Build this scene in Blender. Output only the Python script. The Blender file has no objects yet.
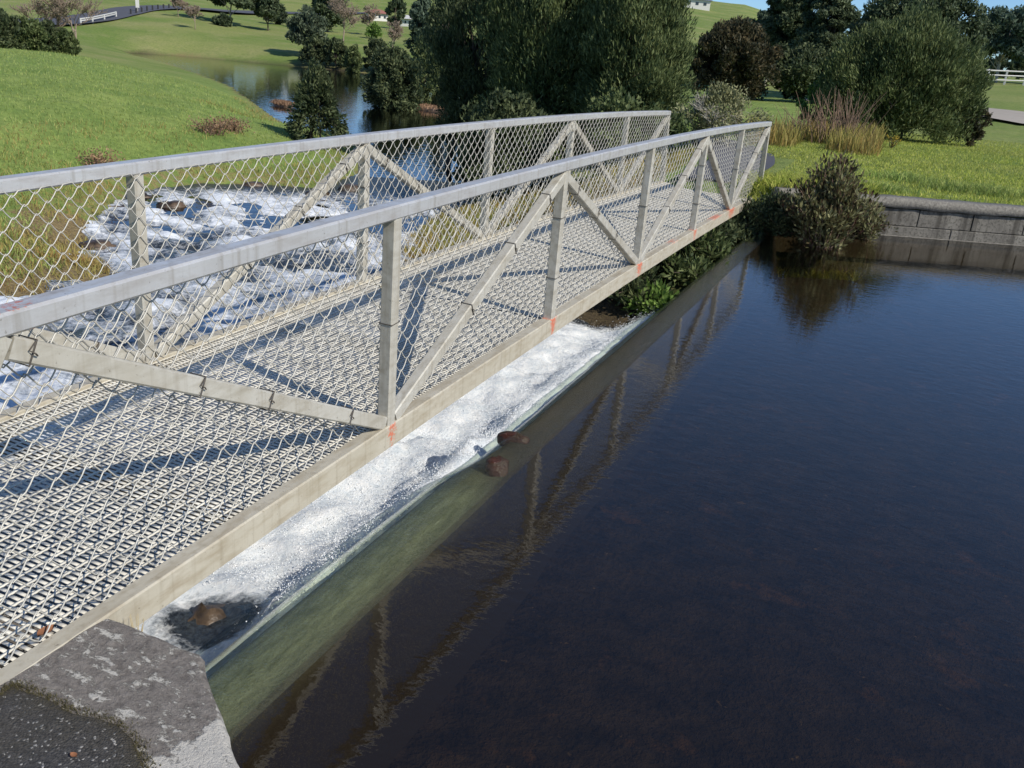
import bpy, math, random
import numpy as np
random.seed(7); rng = np.random.default_rng(11)
scene = bpy.context.scene
COL = scene.collection
R = math.radians
PI = math.pi

# ------------------------------------------------------------------ camera
CAM = np.array([2.0038, -1.4113, 1.8997]); YAW, PIT, ROL, F = -0.3900, 0.3611, 0.0852, 899.69
fw = np.array([math.sin(YAW)*math.cos(PIT), math.cos(YAW)*math.cos(PIT), -math.sin(PIT)])
rt = np.array([math.cos(YAW), -math.sin(YAW), 0.0]); up = np.cross(rt, fw)
CR = math.cos(ROL)*rt + math.sin(ROL)*up
CU = -math.sin(ROL)*rt + math.cos(ROL)*up
def ray(px, py):
    d = fw + CR*(px-512)/F - CU*(py-384)/F
    return d/np.linalg.norm(d)
def at(px, py, z):
    d = ray(px, py); t = (z-CAM[2])/d[2]
    return CAM + t*d
def azi(px, py=90):
    d = ray(px, py); return math.atan2(d[0], d[1])

def smooth(a, b, x):
    t = np.clip((np.asarray(x, float)-a)/(b-a), 0, 1); return t*t*(3-2*t)

# ------------------------------------------------------------------ value noise
_perm = rng.random((256, 256))
def vnoise(x, y):
    x = np.asarray(x, float); y = np.asarray(y, float)
    xi = np.floor(x).astype(int); yi = np.floor(y).astype(int)
    fx = x-xi; fy = y-yi; fx = fx*fx*(3-2*fx); fy = fy*fy*(3-2*fy)
    g = lambda i, j: _perm[i % 256, j % 256]
    return (g(xi, yi)*(1-fx)+g(xi+1, yi)*fx)*(1-fy)+(g(xi, yi+1)*(1-fx)+g(xi+1, yi+1)*fx)*fy
def fbm(x, y, o=4):
    s = 0; a = .5; n = 0
    for k in range(o):
        s = s+a*vnoise(x*2**k+17.3*k, y*2**k+5.1*k); n += a; a *= .5
    return s/n

# ------------------------------------------------------------------ mesh helpers
def mk(name, V, Fq, mat, parent=None, smooth_=False, attrs=None):
    V = np.asarray(V, dtype=np.float32).reshape(-1, 3)
    me = bpy.data.meshes.new(name)
    if isinstance(Fq, np.ndarray):
        n, k = Fq.shape
        me.vertices.add(len(V)); me.vertices.foreach_set('co', V.ravel())
        me.loops.add(n*k); me.loops.foreach_set('vertex_index', Fq.astype(np.int32).ravel())
        me.polygons.add(n); me.polygons.foreach_set('loop_start', np.arange(0, n*k, k, dtype=np.int32))
        me.polygons.foreach_set('loop_total', np.full(n, k, dtype=np.int32))
        me.update(calc_edges=True)
    else:
        me.from_pydata([tuple(v) for v in V.tolist()], [], Fq); me.update()
    if attrs:
        for an, av in attrs.items():
            at_ = me.attributes.new(an, 'FLOAT', 'POINT'); at_.data.foreach_set('value', np.asarray(av, dtype=np.float32).ravel())
    if smooth_:
        me.polygons.foreach_set('use_smooth', np.ones(len(me.polygons), dtype=bool))
    me.materials.append(mat)
    o = bpy.data.objects.new(name, me); COL.objects.link(o)
    if parent is not None: o.parent = parent
    return o
def empty(name, loc, label, cat, group=None):
    o = bpy.data.objects.new(name, None); COL.objects.link(o); o.location = loc
    o.empty_display_size = .2
    tag(o, label, cat, group); return o
def tag(o, label, cat, group=None):
    o['label'] = label; o['category'] = cat
    if group: o['group'] = group
    return o
def struct(o): o['kind'] = 'structure'; return o

class MB:
    def __init__(s): s.V = []; s.F = []; s.n = 0
    def add(s, V, Fc):
        V = np.asarray(V, float).reshape(-1, 3)
        s.V.append(V); s.F += [tuple(int(i)+s.n for i in f) for f in Fc]; s.n += len(V)
    def ring(s, rings, cap=True, close=False):
        m = len(rings[0]); n = len(rings)
        V = np.concatenate(rings); Fc = []
        for i in range(n-1):
            for j in range(m):
                Fc.append((i*m+j, i*m+(j+1) % m, (i+1)*m+(j+1) % m, (i+1)*m+j))
        if cap:
            Fc.append(tuple(range(m-1, -1, -1))); Fc.append(tuple((n-1)*m+j for j in range(m)))
        s.add(V, Fc)
    def tube(s, pts, rad, k=6):
        pts = np.asarray(pts, float); n = len(pts)
        rad = np.full(n, rad) if np.isscalar(rad) else np.asarray(rad)
        T = np.gradient(pts, axis=0); T /= np.linalg.norm(T, axis=1)[:, None]+1e-9
        ref = np.array([.13, .21, 1.]) if abs(T[:, 2]).mean() < .8 else np.array([1., .1, .2])
        A = np.cross(T, ref); A /= np.linalg.norm(A, axis=1)[:, None]; B = np.cross(T, A)
        rings = []
        for i in range(n):
            a = np.arange(k)*2*PI/k
            rings.append(pts[i]+rad[i]*(np.cos(a)[:, None]*A[i]+np.sin(a)[:, None]*B[i]))
        s.ring(rings)
    def beam(s, p0, p1, w, x0, x1, ch=.005, seg=1, f=None):
        # box member lying in a plane x = const, from p0 to p1 (y,z), in-plane width w, depth x0..x1
        p0 = np.array(p0, float); p1 = np.array(p1, float)
        d = p1-p0; d /= np.linalg.norm(d); nrm = np.array([-d[1], d[0]])
        prof = [(x0+ch, -w/2), (x1-ch, -w/2), (x1, -w/2+ch), (x1, w/2-ch), (x1-ch, w/2), (x0+ch, w/2), (x0, w/2-ch), (x0, -w/2+ch)]
        rings = []
        for i in range(seg+1):
            c = p0+(p1-p0)*i/seg
            rings.append(np.array([[px, c[0]+nrm[0]*q, c[1]+nrm[1]*q] for px, q in prof]))
        s.ring(rings)
    def box(s, c, sz, ch=.0):
        c = np.array(c, float); h = np.array(sz, float)/2
        if ch <= 0:
            V = [c+h*np.array([a, b, d]) for d in (-1, 1) for a, b in ((-1, -1), (1, -1), (1, 1), (-1, 1))]
            s.add(V, [(3, 2, 1, 0), (4, 5, 6, 7), (0, 1, 5, 4), (1, 2, 6, 5), (2, 3, 7, 6), (3, 0, 4, 7)])
        else:
            def sq(hx, hy, z):
                return np.array([[c[0]-hx+ch, c[1]-hy, z], [c[0]+hx-ch, c[1]-hy, z], [c[0]+hx, c[1]-hy+ch, z], [c[0]+hx, c[1]+hy-ch, z],
                                 [c[0]+hx-ch, c[1]+hy, z], [c[0]-hx+ch, c[1]+hy, z], [c[0]-hx, c[1]+hy-ch, z], [c[0]-hx, c[1]-hy+ch, z]])
            s.ring([sq(h[0]-ch, h[1]-ch, c[2]-h[2]), sq(h[0], h[1], c[2]-h[2]+ch), sq(h[0], h[1], c[2]+h[2]-ch), sq(h[0]-ch, h[1]-ch, c[2]+h[2])])
    def build(s, name, mat, parent=None, smooth_=False, attrs=None):
        return mk(name, np.concatenate(s.V), s.F, mat, parent, smooth_, attrs)

def grid_faces(ny, nx):
    i = np.arange(ny-1)[:, None]*nx+np.arange(nx-1)[None, :]
    return np.stack([i, i+1, i+nx+1, i+nx], -1).reshape(-1, 4)

# ------------------------------------------------------------------ materials
class N:
    def __init__(s, name):
        s.m = bpy.data.materials.new(name); s.m.use_nodes = True; s.t = s.m.node_tree
        s.t.nodes.clear(); s.out = s.t.nodes.new('ShaderNodeOutputMaterial'); s.co = None
    def n(s, typ, ins=None, **kw):
        nd = s.t.nodes.new(typ)
        for k, v in kw.items(): setattr(nd, k, v)
        for k, v in (ins or {}).items():
            sk = nd.inputs[k]
            if isinstance(v, bpy.types.NodeSocket): s.t.links.new(v, sk)
            else: sk.default_value = v
        return nd
    def coord(s):
        if s.co is None: s.co = s.n('ShaderNodeTexCoord').outputs['Object']
        return s.co
    def world(s): return s.n('ShaderNodeNewGeometry').outputs['Position']
    def map(s, v, sc=(1, 1, 1), rot=(0, 0, 0)): return s.n('ShaderNodeMapping', {'Vector': v, 'Scale': sc, 'Rotation': rot}).outputs[0]
    def noise(s, v, sc, det=4, rough=.55, dist=0.):
        return s.n('ShaderNodeTexNoise', {'Vector': v, 'Scale': sc, 'Detail': det, 'Roughness': rough, 'Distortion': dist}).outputs['Fac']
    def voro(s, v, sc, feature='F1'): return s.n('ShaderNodeTexVoronoi', {'Vector': v, 'Scale': sc}, feature=feature).outputs['Distance']
    def ramp(s, f, stops, interp='LINEAR'):
        r = s.n('ShaderNodeValToRGB', {'Fac': f}); cr = r.color_ramp; cr.interpolation = interp
        while len(cr.elements) < len(stops): cr.elements.new(.5)
        for e, (p, c) in zip(cr.elements, stops):
            e.position = p; e.color = (*c, 1) if not np.isscalar(c) else (c, c, c, 1)
        return r.outputs['Color']
    def mix(s, f, a, b, mode='MIX'):
        nd = s.t.nodes.new('ShaderNodeMix'); nd.data_type = 'RGBA'; nd.blend_type = mode
        for i, v in ((0, f), (6, a), (7, b)):
            if isinstance(v, bpy.types.NodeSocket): s.t.links.new(v, nd.inputs[i])
            else: nd.inputs[i].default_value = v if (np.isscalar(v) or len(v) == 4) else (*v, 1)
        return nd.outputs[2]
    def math(s, op, a, b=0., clamp=False):
        nd = s.t.nodes.new('ShaderNodeMath'); nd.operation = op; nd.use_clamp = clamp
        for i, v in ((0, a), (1, b)):
            if isinstance(v, bpy.types.NodeSocket): s.t.links.new(v, nd.inputs[i])
            else: nd.inputs[i].default_value = v
        return nd.outputs[0]
    def attr(s, name): return s.n('ShaderNodeAttribute', attribute_name=name).outputs['Fac']
    def bump(s, h, strength, dist=.01, normal=None):
        ins = {'Height': h, 'Strength': strength, 'Distance': dist}
        if normal is not None: ins['Normal'] = normal
        return s.n('ShaderNodeBump', ins).outputs[0]
    def pbr(s, col, rough=.8, metal=0., normal=None, spec=.5, ior=1.45):
        if not isinstance(col, bpy.types.NodeSocket): col = (*col, 1)
        ins = {'Base Color': col, 'Roughness': rough, 'Metallic': metal, 'Specular IOR Level': spec, 'IOR': ior}
        if normal is not None: ins['Normal'] = normal
        return s.n('ShaderNodeBsdfPrincipled', ins).outputs[0]
    def done(s, sh): s.t.links.new(sh, s.out.inputs['Surface']); return s.m

def m_galv(name, a, b, dark, metal=.25, rough=.5, paint=False):
    k = N(name); c = k.coord()
    n1 = k.noise(c, 3.5, 5, .6); n2 = k.noise(k.map(c, (1, .25, 1)), 22, 4, .6); n3 = k.noise(c, 140, 2)
    col = k.mix(k.ramp(n1, [(.35, 0.), (.65, 1.)]), a, b)
    col = k.mix(k.math('MULTIPLY', k.ramp(n2, [(.45, 0.), (.7, 1.)]), .8), col, dark)
    col = k.mix(k.math('MULTIPLY', n3, .25), col, dark)
    # lichen specks
    v = k.noise(c, 60, 3, .7); col = k.mix(k.ramp(v, [(.66, 0.), (.72, .7)]), col, (.12, .10, .07))
    # vertical streaks of grime
    st = k.noise(k.map(c, (30, 30, 1.2)), 1.0, 3, .6); col = k.mix(k.math('MULTIPLY', k.ramp(st, [(.52, 0.), (.72, 1.)]), .35), col, (.20, .16, .10))
    if paint:
        pm = k.attr('paint'); br = k.noise(c, 55, 4, .7)
        msk = k.ramp(k.math('ADD', k.math('MULTIPLY', pm, .8), k.math('MULTIPLY', k.math('SUBTRACT', br, .5), 1.6)), [(.40, 0.), (.60, 1.)])
        col = k.mix(k.math('MULTIPLY', msk, .88), col, (.56, .14, .07))
    rg = k.ramp(n2, [(.3, rough-.1), (.7, rough+.15)])
    return k.done(k.pbr(col, rg, metal, k.bump(n3, .15, .002)))
M = {}
M['steel'] = m_galv('weathered_steel', (.52, .50, .44), (.44, .41, .34), (.30, .27, .21), .15, .5)
M['rail'] = m_galv('rail_steel', (.56, .56, .55), (.50, .49, .47), (.36, .34, .32), .35, .42, True)
M['chord'] = m_galv('chord_steel', (.50, .46, .37), (.44, .40, .31), (.30, .25, .17), .1, .55, True)
k = N('mesh_wire'); c = k.coord(); n1 = k.noise(c, 12, 4)
M['wire'] = k.done(k.pbr(k.mix(n1, (.60, .575, .51), (.36, .34, .29)), .5, .25))
k = N('tie_wire'); M['tie'] = k.done(k.pbr((.10, .085, .07), .6, .5))
k = N('deck_metal'); c = k.coord(); n1 = k.noise(c, 5, 5, .65); n2 = k.noise(c, 90, 3)
col = k.mix(k.ramp(n1, [(.35, 0.), (.65, 1.)]), (.70, .66, .56), (.56, .52, .43)); col = k.mix(k.ramp(n2, [(.55, 0.), (.8, .8)]), col, (.22, .18, .13))
M['deck'] = k.done(k.pbr(col, .75, .0))
k = N('dark_beam'); c = k.coord(); M['beam'] = k.done(k.pbr(k.mix(k.noise(c, 9), (.16, .15, .13), (.07, .06, .05)), .7))

def m_concrete():
    k = N('lichen_concrete'); c = k.world()
    n1 = k.noise(c, 7, 6, .65); n2 = k.noise(c, 45, 5, .7); n3 = k.noise(c, 260, 3, .6)
    col = k.mix(k.ramp(n2, [(.35, 0.), (.65, 1.)]), (.12, .103, .088), (.235, .208, .18))
    col = k.mix(k.ramp(n3, [(.6, 0.), (.72, .6)]), col, (.30, .28, .25))
    lic = k.noise(k.map(c, (.6, 1.2, 1), (0, 0, R(20))), 26, 9, .72, .2)
    m = k.ramp(lic, [(.53, 0.), (.575, 1.)]); hole = k.ramp(n2, [(.38, 0.), (.46, 1.)])
    mm = k.math('MULTIPLY', m, hole)
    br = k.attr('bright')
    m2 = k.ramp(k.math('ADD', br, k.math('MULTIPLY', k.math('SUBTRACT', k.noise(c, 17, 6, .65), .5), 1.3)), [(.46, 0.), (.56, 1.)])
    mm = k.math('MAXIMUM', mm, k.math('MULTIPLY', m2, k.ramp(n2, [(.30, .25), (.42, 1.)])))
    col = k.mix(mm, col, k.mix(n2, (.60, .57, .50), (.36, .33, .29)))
    h = k.math('ADD', k.math('MULTIPLY', n2, .6), k.math('ADD', k.math('MULTIPLY', n3, .3), k.math('MULTIPLY', mm, .2)))
    return k.done(k.pbr(col, .92, 0, k.bump(h, 1., .016)))
M['concrete'] = m_concrete()
def m_asphalt():
    k = N('old_asphalt'); c = k.world()
    v = k.n('ShaderNodeTexVoronoi', {'Vector': c, 'Scale': 170.}); st = v.outputs['Color']; d = v.outputs['Distance']
    g = k.n('ShaderNodeSeparateColor', {'Color': st}).outputs[0]
    col = k.mix(g, (.025, .023, .022), (.075, .07, .066))
    col = k.mix(k.ramp(g, [(.94, 0.), (.97, 1.)]), col, (.36, .34, .31))
    n1 = k.noise(c, 6, 4); col = k.mix(k.math('MULTIPLY', k.ramp(n1, [(.45, 0.), (.7, 1.)]), .5), col, (.06, .052, .035))
    ed = k.attr('edge'); col = k.mix(k.math('MULTIPLY', ed, .8), col, (.045, .035, .015))
    return k.done(k.pbr(col, .9, 0, k.bump(k.math('SUBTRACT', 1., d), .8, .006)))
M['asphalt'] = m_asphalt()
def m_wall():
    k = N('old_block_wall'); c = k.coord()
    n1 = k.noise(c, 3, 5, .6); n2 = k.noise(c, 30, 5, .7)
    col = k.mix(k.ramp(n1, [(.3, 0.), (.7, 1.)]), (.115, .105, .09), (.20, .185, .155))
    col = k.mix(k.ramp(n2, [(.5, 0.), (.62, .8)]), col, (.055, .05, .04))
    st = k.noise(k.map(c, (9, 9, .8)), 1., 4, .6); col = k.mix(k.ramp(st, [(.48, 0.), (.66, .8)]), col, (.045, .04, .032))
    z = k.n('ShaderNodeSeparateXYZ', {'Vector': c}).outputs[2]
    low = k.ramp(k.math('ADD', k.math('MULTIPLY', z, 1.), k.math('MULTIPLY', n2, .08)), [(.14, 1.), (.24, 0.)])
    col = k.mix(k.math('MULTIPLY', low, .7), col, (.07, .06, .03))
    return k.done(k.pbr(col, .95, 0, k.bump(n2, .7, .01)))
M['wall'] = m_wall()
k = N('wall_coping'); c = k.coord(); n2 = k.noise(c, 28, 5, .7)
col = k.mix(k.ramp(n2, [(.34, 0.), (.7, 1.)]), (.11, .10, .085), (.27, .25, .21))
M['coping'] = k.done(k.pbr(col, .95, 0, k.bump(n2, .7, .012)))

def m_ground():
    k = N('meadow_ground'); c = k.world()
    n0 = k.noise(c, .09, 4, .55); n1 = k.noise(c, .55, 5, .6); n2 = k.noise(c, 5, 5, .65); n3 = k.noise(c, 26, 4, .7)
    a = k.mix(k.ramp(n1, [(.36, 0.), (.64, 1.)]), (.16, .235, .055), (.26, .32, .085))
    far = k.attr('far'); a = k.mix(far, a, k.mix(k.math('MULTIPLY', k.ramp(k.noise(c, .22, 6, .7), [(.48, 0.), (.66, 1.)]), .6), k.mix(k.ramp(n0, [(.4, 0.), (.6, 1.)]), (.15, .21, .045), (.24, .26, .08)), (.34, .30, .14)))
    a = k.mix(k.math('MULTIPLY', k.ramp(n2, [(.35, 1.), (.6, 0.)]), .5), a, (.06, .11, .025))
    a = k.mix(k.math('MULTIPLY', k.ramp(n3, [(.5, 0.), (.8, 1.)]), .45), a, (.24, .28, .07))
    tan = k.attr('tan'); tm = k.ramp(k.math('ADD', tan, k.math('MULTIPLY', k.math('SUBTRACT', n2, .5), 1.1)), [(.35, 0.), (.62, 1.)])
    dry = k.mix(k.ramp(n3, [(.35, 0.), (.65, 1.)]), (.10, .065, .032), (.34, .26, .12))
    a = k.mix(tm, a, dry)
    bed_tone = k.attr('bed_tone')
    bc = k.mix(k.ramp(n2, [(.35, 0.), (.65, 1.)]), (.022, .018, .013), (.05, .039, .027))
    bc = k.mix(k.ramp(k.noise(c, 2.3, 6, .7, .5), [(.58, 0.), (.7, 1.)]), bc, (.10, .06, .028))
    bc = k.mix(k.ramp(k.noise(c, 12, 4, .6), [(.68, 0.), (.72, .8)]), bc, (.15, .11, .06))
    a = k.mix(bed_tone, a, bc)
    return k.done(k.pbr(a, .95, 0, k.bump(k.math('ADD', n2, k.math('MULTIPLY', n3, .6)), .8, .06), .2))
M['ground'] = m_ground()

def m_grass(name, cols):
    k = N(name); rnd = k.n('ShaderNodeNewGeometry').outputs['Random Per Island']
    n1 = k.noise(k.world(), .6, 4)
    col = k.ramp(rnd, [(i/(len(cols)-1), c) for i, c in enumerate(cols)])
    col = k.mix(1., col, (1.50, 1.36, 1.15), 'MULTIPLY'); n2 = k.noise(k.world(), 2.2, 5, .65)
    col = k.mix(k.math('MULTIPLY', k.ramp(n1, [(.42, 0.), (.62, 1.)]), .5), col, (.30, .32, .09))
    col = k.mix(k.math('MULTIPLY', k.ramp(n2, [(.5, 0.), (.7, 1.)]), .5), col, (.075, .14, .035))
    d = k.n('ShaderNodeBsdfDiffuse', {'Color': col}).outputs[0]; t = k.n('ShaderNodeBsdfTranslucent', {'Color': col}).outputs[0]
    return k.done(k.n('ShaderNodeMixShader', {0: .3, 1: d, 2: t}).outputs[0])
M['blade'] = m_grass('grass_blade', [(.12, .195, .06), (.17, .26, .08), (.23, .32, .11), (.33, .37, .17)])
M['blade_lawn'] = m_grass('lawn_blade', [(.16, .225, .045), (.24, .31, .065), (.32, .38, .09), (.44, .45, .16)])
M['blade_dry'] = m_grass('dry_blade', [(.13, .08, .035), (.26, .19, .08), (.36, .29, .14), (.16, .17, .05)])

def m_leaf(name, dark, mid, light, scale=1.2, transl=.3, gloss=.25):
    dark, mid, light = [tuple(1.65*v for v in q) for q in (dark, mid, light)]
    k = N(name); rnd = k.n('ShaderNodeNewGeometry').outputs['Random Per Island']
    c = k.coord(); n1 = k.noise(c, scale, 3)
    f = k.math('ADD', k.math('MULTIPLY', rnd, .6), k.math('MULTIPLY', k.ramp(n1, [(.35, 0.), (.65, 1.)]), .4))
    col = k.ramp(f, [(.1, dark), (.5, mid), (.95, light)])
    p = k.pbr(col, .6, 0, None, gloss); t = k.n('ShaderNodeBsdfTranslucent', {'Color': col}).outputs[0]
    return k.done(k.n('ShaderNodeMixShader', {0: transl, 1: p, 2: t}).outputs[0])
M['leaf_dark'] = m_leaf('leaf_dark_olive', (.014, .024, .011), (.042, .055, .024), (.11, .125, .055))
M['leaf_olive'] = m_leaf('leaf_olive', (.020, .034, .012), (.058, .076, .027), (.145, .165, .065))
M['leaf_brown'] = m_leaf('leaf_brown', (.014, .017, .009), (.034, .033, .017), (.085, .064, .030))
M['leaf_euc'] = m_leaf('leaf_grey_green', (.022, .034, .020), (.055, .072, .042), (.13, .15, .09))
M['leaf_euc2'] = m_leaf('leaf_deep_green', (.016, .027, .014), (.042, .058, .028), (.11, .13, .065))
M['leaf_blue'] = m_leaf('leaf_blue_green', (.02, .035, .022), (.048, .07, .045), (.11, .14, .09))
M['leaf_bright'] = m_leaf('leaf_fresh_green', (.04, .075, .015), (.10, .16, .035), (.22, .30, .08))
M['leaf_red'] = m_leaf('leaf_red_green', (.030, .010, .009), (.070, .070, .027), (.21, .20, .10), 6)
M['leaf_pale'] = m_leaf('leaf_pale', (.07, .075, .03), (.16, .16, .08), (.30, .29, .17))
M['reed_red'] = m_leaf('reed_russet', (.08, .05, .03), (.18, .105, .06), (.32, .21, .13))
M['reed_tan'] = m_leaf('reed_tan', (.12, .075, .04), (.25, .17, .09), (.42, .33, .19))
M['flower'] = m_leaf('leaf_yellow', (.10, .10, .02), (.28, .20, .03), (.42, .32, .06))
def m_bark(name, a, b):
    k = N(name); c = k.coord(); n1 = k.noise(k.map(c, (1, 1, .25)), 14, 4, .6)
    return k.done(k.pbr(k.mix(n1, a, b), .9, 0, k.bump(n1, .5, .02)))
M['bark'] = m_bark('bark_dark', (.05, .038, .028), (.12, .095, .07))
M['bark_pale'] = m_bark('bark_pale', (.25, .22, .18), (.52, .48, .40))
M['twig'] = m_bark('twig_tan', (.15, .11, .08), (.34, .27, .2))
M['twig_red'] = m_bark('stem_red', (.11, .07, .05), (.27, .18, .12))
M['twig_grey'] = m_bark('twig_grey', (.22, .2, .16), (.46, .43, .35))
k = N('river_rock'); c = k.coord(); n1 = k.noise(c, 5, 5, .65)
M['rock'] = k.done(k.pbr(k.mix(k.ramp(n1, [(.4, 0.), (.65, 1.)]), (.02, .015, .011), (.14, .095, .06)), .45, 0, k.bump(n1, .8, .03)))
k = N('wet_rusty'); c = k.coord(); n1 = k.noise(c, 22, 5, .65)
M['rusty'] = k.done(k.pbr(k.mix(n1, (.012, .006, .004), (.10, .03, .018)), .25, 0, k.bump(n1, .9, .02)))
k = N('mossy_crest'); c = k.world(); n1 = k.noise(k.map(c, (6, 1.3, 6)), 5, 5, .65); n2 = k.noise(c, 60, 4, .7)
x_ = k.n('ShaderNodeSeparateXYZ', {'Vector': c}).outputs[1]
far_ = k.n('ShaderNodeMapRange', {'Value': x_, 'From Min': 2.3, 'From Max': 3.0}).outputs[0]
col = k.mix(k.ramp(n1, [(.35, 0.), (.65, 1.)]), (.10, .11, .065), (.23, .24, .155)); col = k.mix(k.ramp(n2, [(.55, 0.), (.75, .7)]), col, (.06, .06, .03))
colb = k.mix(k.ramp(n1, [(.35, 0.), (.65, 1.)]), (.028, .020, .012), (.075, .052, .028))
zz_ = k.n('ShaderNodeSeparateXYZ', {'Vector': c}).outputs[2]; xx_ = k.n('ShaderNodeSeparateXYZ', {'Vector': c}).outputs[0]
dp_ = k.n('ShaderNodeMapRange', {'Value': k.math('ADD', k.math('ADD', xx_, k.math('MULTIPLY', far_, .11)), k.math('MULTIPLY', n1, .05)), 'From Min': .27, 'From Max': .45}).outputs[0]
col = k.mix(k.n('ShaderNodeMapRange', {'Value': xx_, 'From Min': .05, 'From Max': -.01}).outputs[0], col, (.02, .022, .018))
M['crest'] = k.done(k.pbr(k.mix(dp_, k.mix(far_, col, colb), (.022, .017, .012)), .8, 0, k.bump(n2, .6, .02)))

# water ------------------------------------------------------------
def m_water(name, tint, bump_fn, rough=.01, foam=False, ior=1.33):
    k = N(name); c = k.world(); nr = bump_fn(k, c)
    bf = k.n('ShaderNodeNewGeometry').outputs['Backfacing']
    io = k.n('ShaderNodeMapRange', {'Value': bf, 'To Min': ior, 'To Max': 1/ior}).outputs[0]
    fr = k.n('ShaderNodeFresnel', {'IOR': io, 'Normal': nr}).outputs[0]
    tr = k.n('ShaderNodeBsdfTransparent', {'Color': (*tint, 1)}).outputs[0]
    gl = k.n('ShaderNodeBsdfGlossy', {'Color': (1, 1, 1, 1), 'Roughness': rough, 'Normal': nr}).outputs[0]
    sh = k.n('ShaderNodeMixShader', {0: fr, 1: tr, 2: gl}).outputs[0]
    if foam:
        fa = k.attr('foam'); n = k.noise(k.map(c, (8, 40, 8)), 1., 4, .6)
        m_ = k.ramp(k.math('ADD', fa, k.math('MULTIPLY', k.math('SUBTRACT', n, .5), .9)), [(.42, 0.), (.75, .95)])
        sh = k.n('ShaderNodeMixShader', {0: m_, 1: sh, 2: k.pbr((.86, .89, .90), .5, 0, nr)}).outputs[0]
    return k.done(sh)
def b_pond(k, c):
    n1 = k.noise(k.map(c, (1., 1.6, 1), (0, 0, R(24))), 9, 2, .5, .3); n2 = k.noise(k.map(c, (1., 2.2, 1), (0, 0, R(24))), 26, 2, .5)
    amp = k.ramp(k.noise(c, .35, 2), [(.35, .5), (.7, 1.)])
    h = k.math('MULTIPLY', k.math('ADD', n1, k.math('MULTIPLY', n2, .3)), amp)
    return k.bump(h, .20, .011)
def b_sheet(k, c):
    n1 = k.noise(k.map(c, (5, 60, 4), (0, 0, R(12))), 1.0, 4, .65); n2 = k.noise(k.map(c, (60, 120, 8)), 1., 2)
    return k.bump(k.math('ADD', n1, k.math('MULTIPLY', n2, .25)), .5, .011)
def b_low(k, c):
    n1 = k.noise(k.map(c, (1, 1.5, 1)), 2.6, 3, .5); return k.bump(n1, .25, .03)
M['pond'] = m_water('pond_water', (.56, .50, .40), b_pond, .004, False, 1.5)
M['sheet'] = m_water('overflow_water', (.82, .86, .76), b_sheet, .02, True, 1.6)
M['lowpond'] = m_water('lower_pond_water', (.12, .11, .09), b_low, .02)
def m_rapids():
    k = N('rapids_water'); c = k.world()
    fa = k.attr('foam'); n1 = k.noise(c, 7, 7, .72, .6); n2 = k.noise(c, 38, 4, .7)
    m_ = k.ramp(k.math('ADD', fa, k.math('MULTIPLY', k.math('SUBTRACT', k.math('ADD', k.math('MULTIPLY', n1, .7), k.math('MULTIPLY', n2, .3)), .5), 1.5)), [(.33, 0.), (.70, 1.)])
    n3 = k.noise(k.map(c, (30, 12, 20)), 1., 5, .75)
    n4 = k.noise(c, 110, 4, .75)
    nr = k.bump(k.math('ADD', k.math('MULTIPLY', n1, .45), k.math('ADD', k.math('MULTIPLY', n2, .35), k.math('MULTIPLY', n4, .35))), .6, .030)
    nw = k.bump(n1, .6, .05)
    dark = k.pbr(k.mix(k.ramp(n2, [(.35, 0.), (.65, 1.)]), (.014, .016, .018), (.05, .06, .07)), .16, 0, nw, .5, 1.33)
    wc = k.mix(k.ramp(n1, [(.35, 0.), (.6, 1.)]), (.74, .79, .82), (.95, .95, .94))
    wc = k.mix(k.ramp(n3, [(.38, .45), (.55, 0.)]), wc, (.46, .53, .60))
    white = k.n('ShaderNodeMixShader', {0: .12, 1: k.pbr(wc, .6, 0, nr, .3), 2: k.n('ShaderNodeBsdfTranslucent', {'Color': wc}).outputs[0]}).outputs[0]
    return k.done(k.n('ShaderNodeMixShader', {0: m_, 1: dark, 2: white}).outputs[0])
M['rapids'] = m_rapids()
k = N('spray_drop'); M['drop'] = k.done(k.pbr((.93, .95, .96), .4))
def flat(name, colr, rough=.7, sc=8, var=.25, metal=0.):
    k = N(name); n1 = k.noise(k.coord(), sc, 5, .6)
    return k.done(k.pbr(k.mix(n1, tuple(x*(1-var) for x in colr), tuple(min(1, x*(1+var)) for x in colr)), rough, metal))
M['white'] = flat('white_paint', (.52, .51, .47), .6, 6, .15)
M['black'] = flat('black_paint', (.03, .03, .03))
M['road'] = flat('road_asphalt', (.075, .075, .085), .85, .6, .15)
M['gravel'] = flat('gravel', (.34, .30, .25), .95, 2, .2)
M['roof_red'] = flat('red_roof', (.30, .12, .09)); M['roof_grey'] = flat('grey_roof', (.16, .19, .26))
M['housewall'] = flat('house_wall', (.62, .60, .55), .8, 2, .08); M['glassdark'] = flat('window_glass', (.04, .05, .06), .15)
M['deadleaf'] = flat('dead_leaf', (.24, .10, .045), .8, 40); M['moss'] = flat('moss', (.07, .06, .025), .9, 30, .5); M['straw'] = flat('straw', (.42, .33, .17), .8)

# ------------------------------------------------------------------ bridge geometry data
W = 1.4907
YN = [0.0708, 2.0073, 4.0952, 6.1555, 8.2656, 10.3141, 12.3795]
LB, MB_, CB = 2.0613, 2.8073, 0.00927
def arch(y):
    y = np.asarray(y, float); return -CB*(y/LB-MB_)**2+CB*MB_**2
YB0, YB1 = -0.62, 12.62       # where the raked end posts meet the bottom chords
HT = 1.10; HCH = .121; RAILH = .064
bridge = empty('footbridge', (-W/2, 0, 0), 'steel truss footbridge with chain link sides and slotted deck over the weir', 'footbridge')
def lb(o): o.location = (W/2, 0, 0); return o

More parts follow.
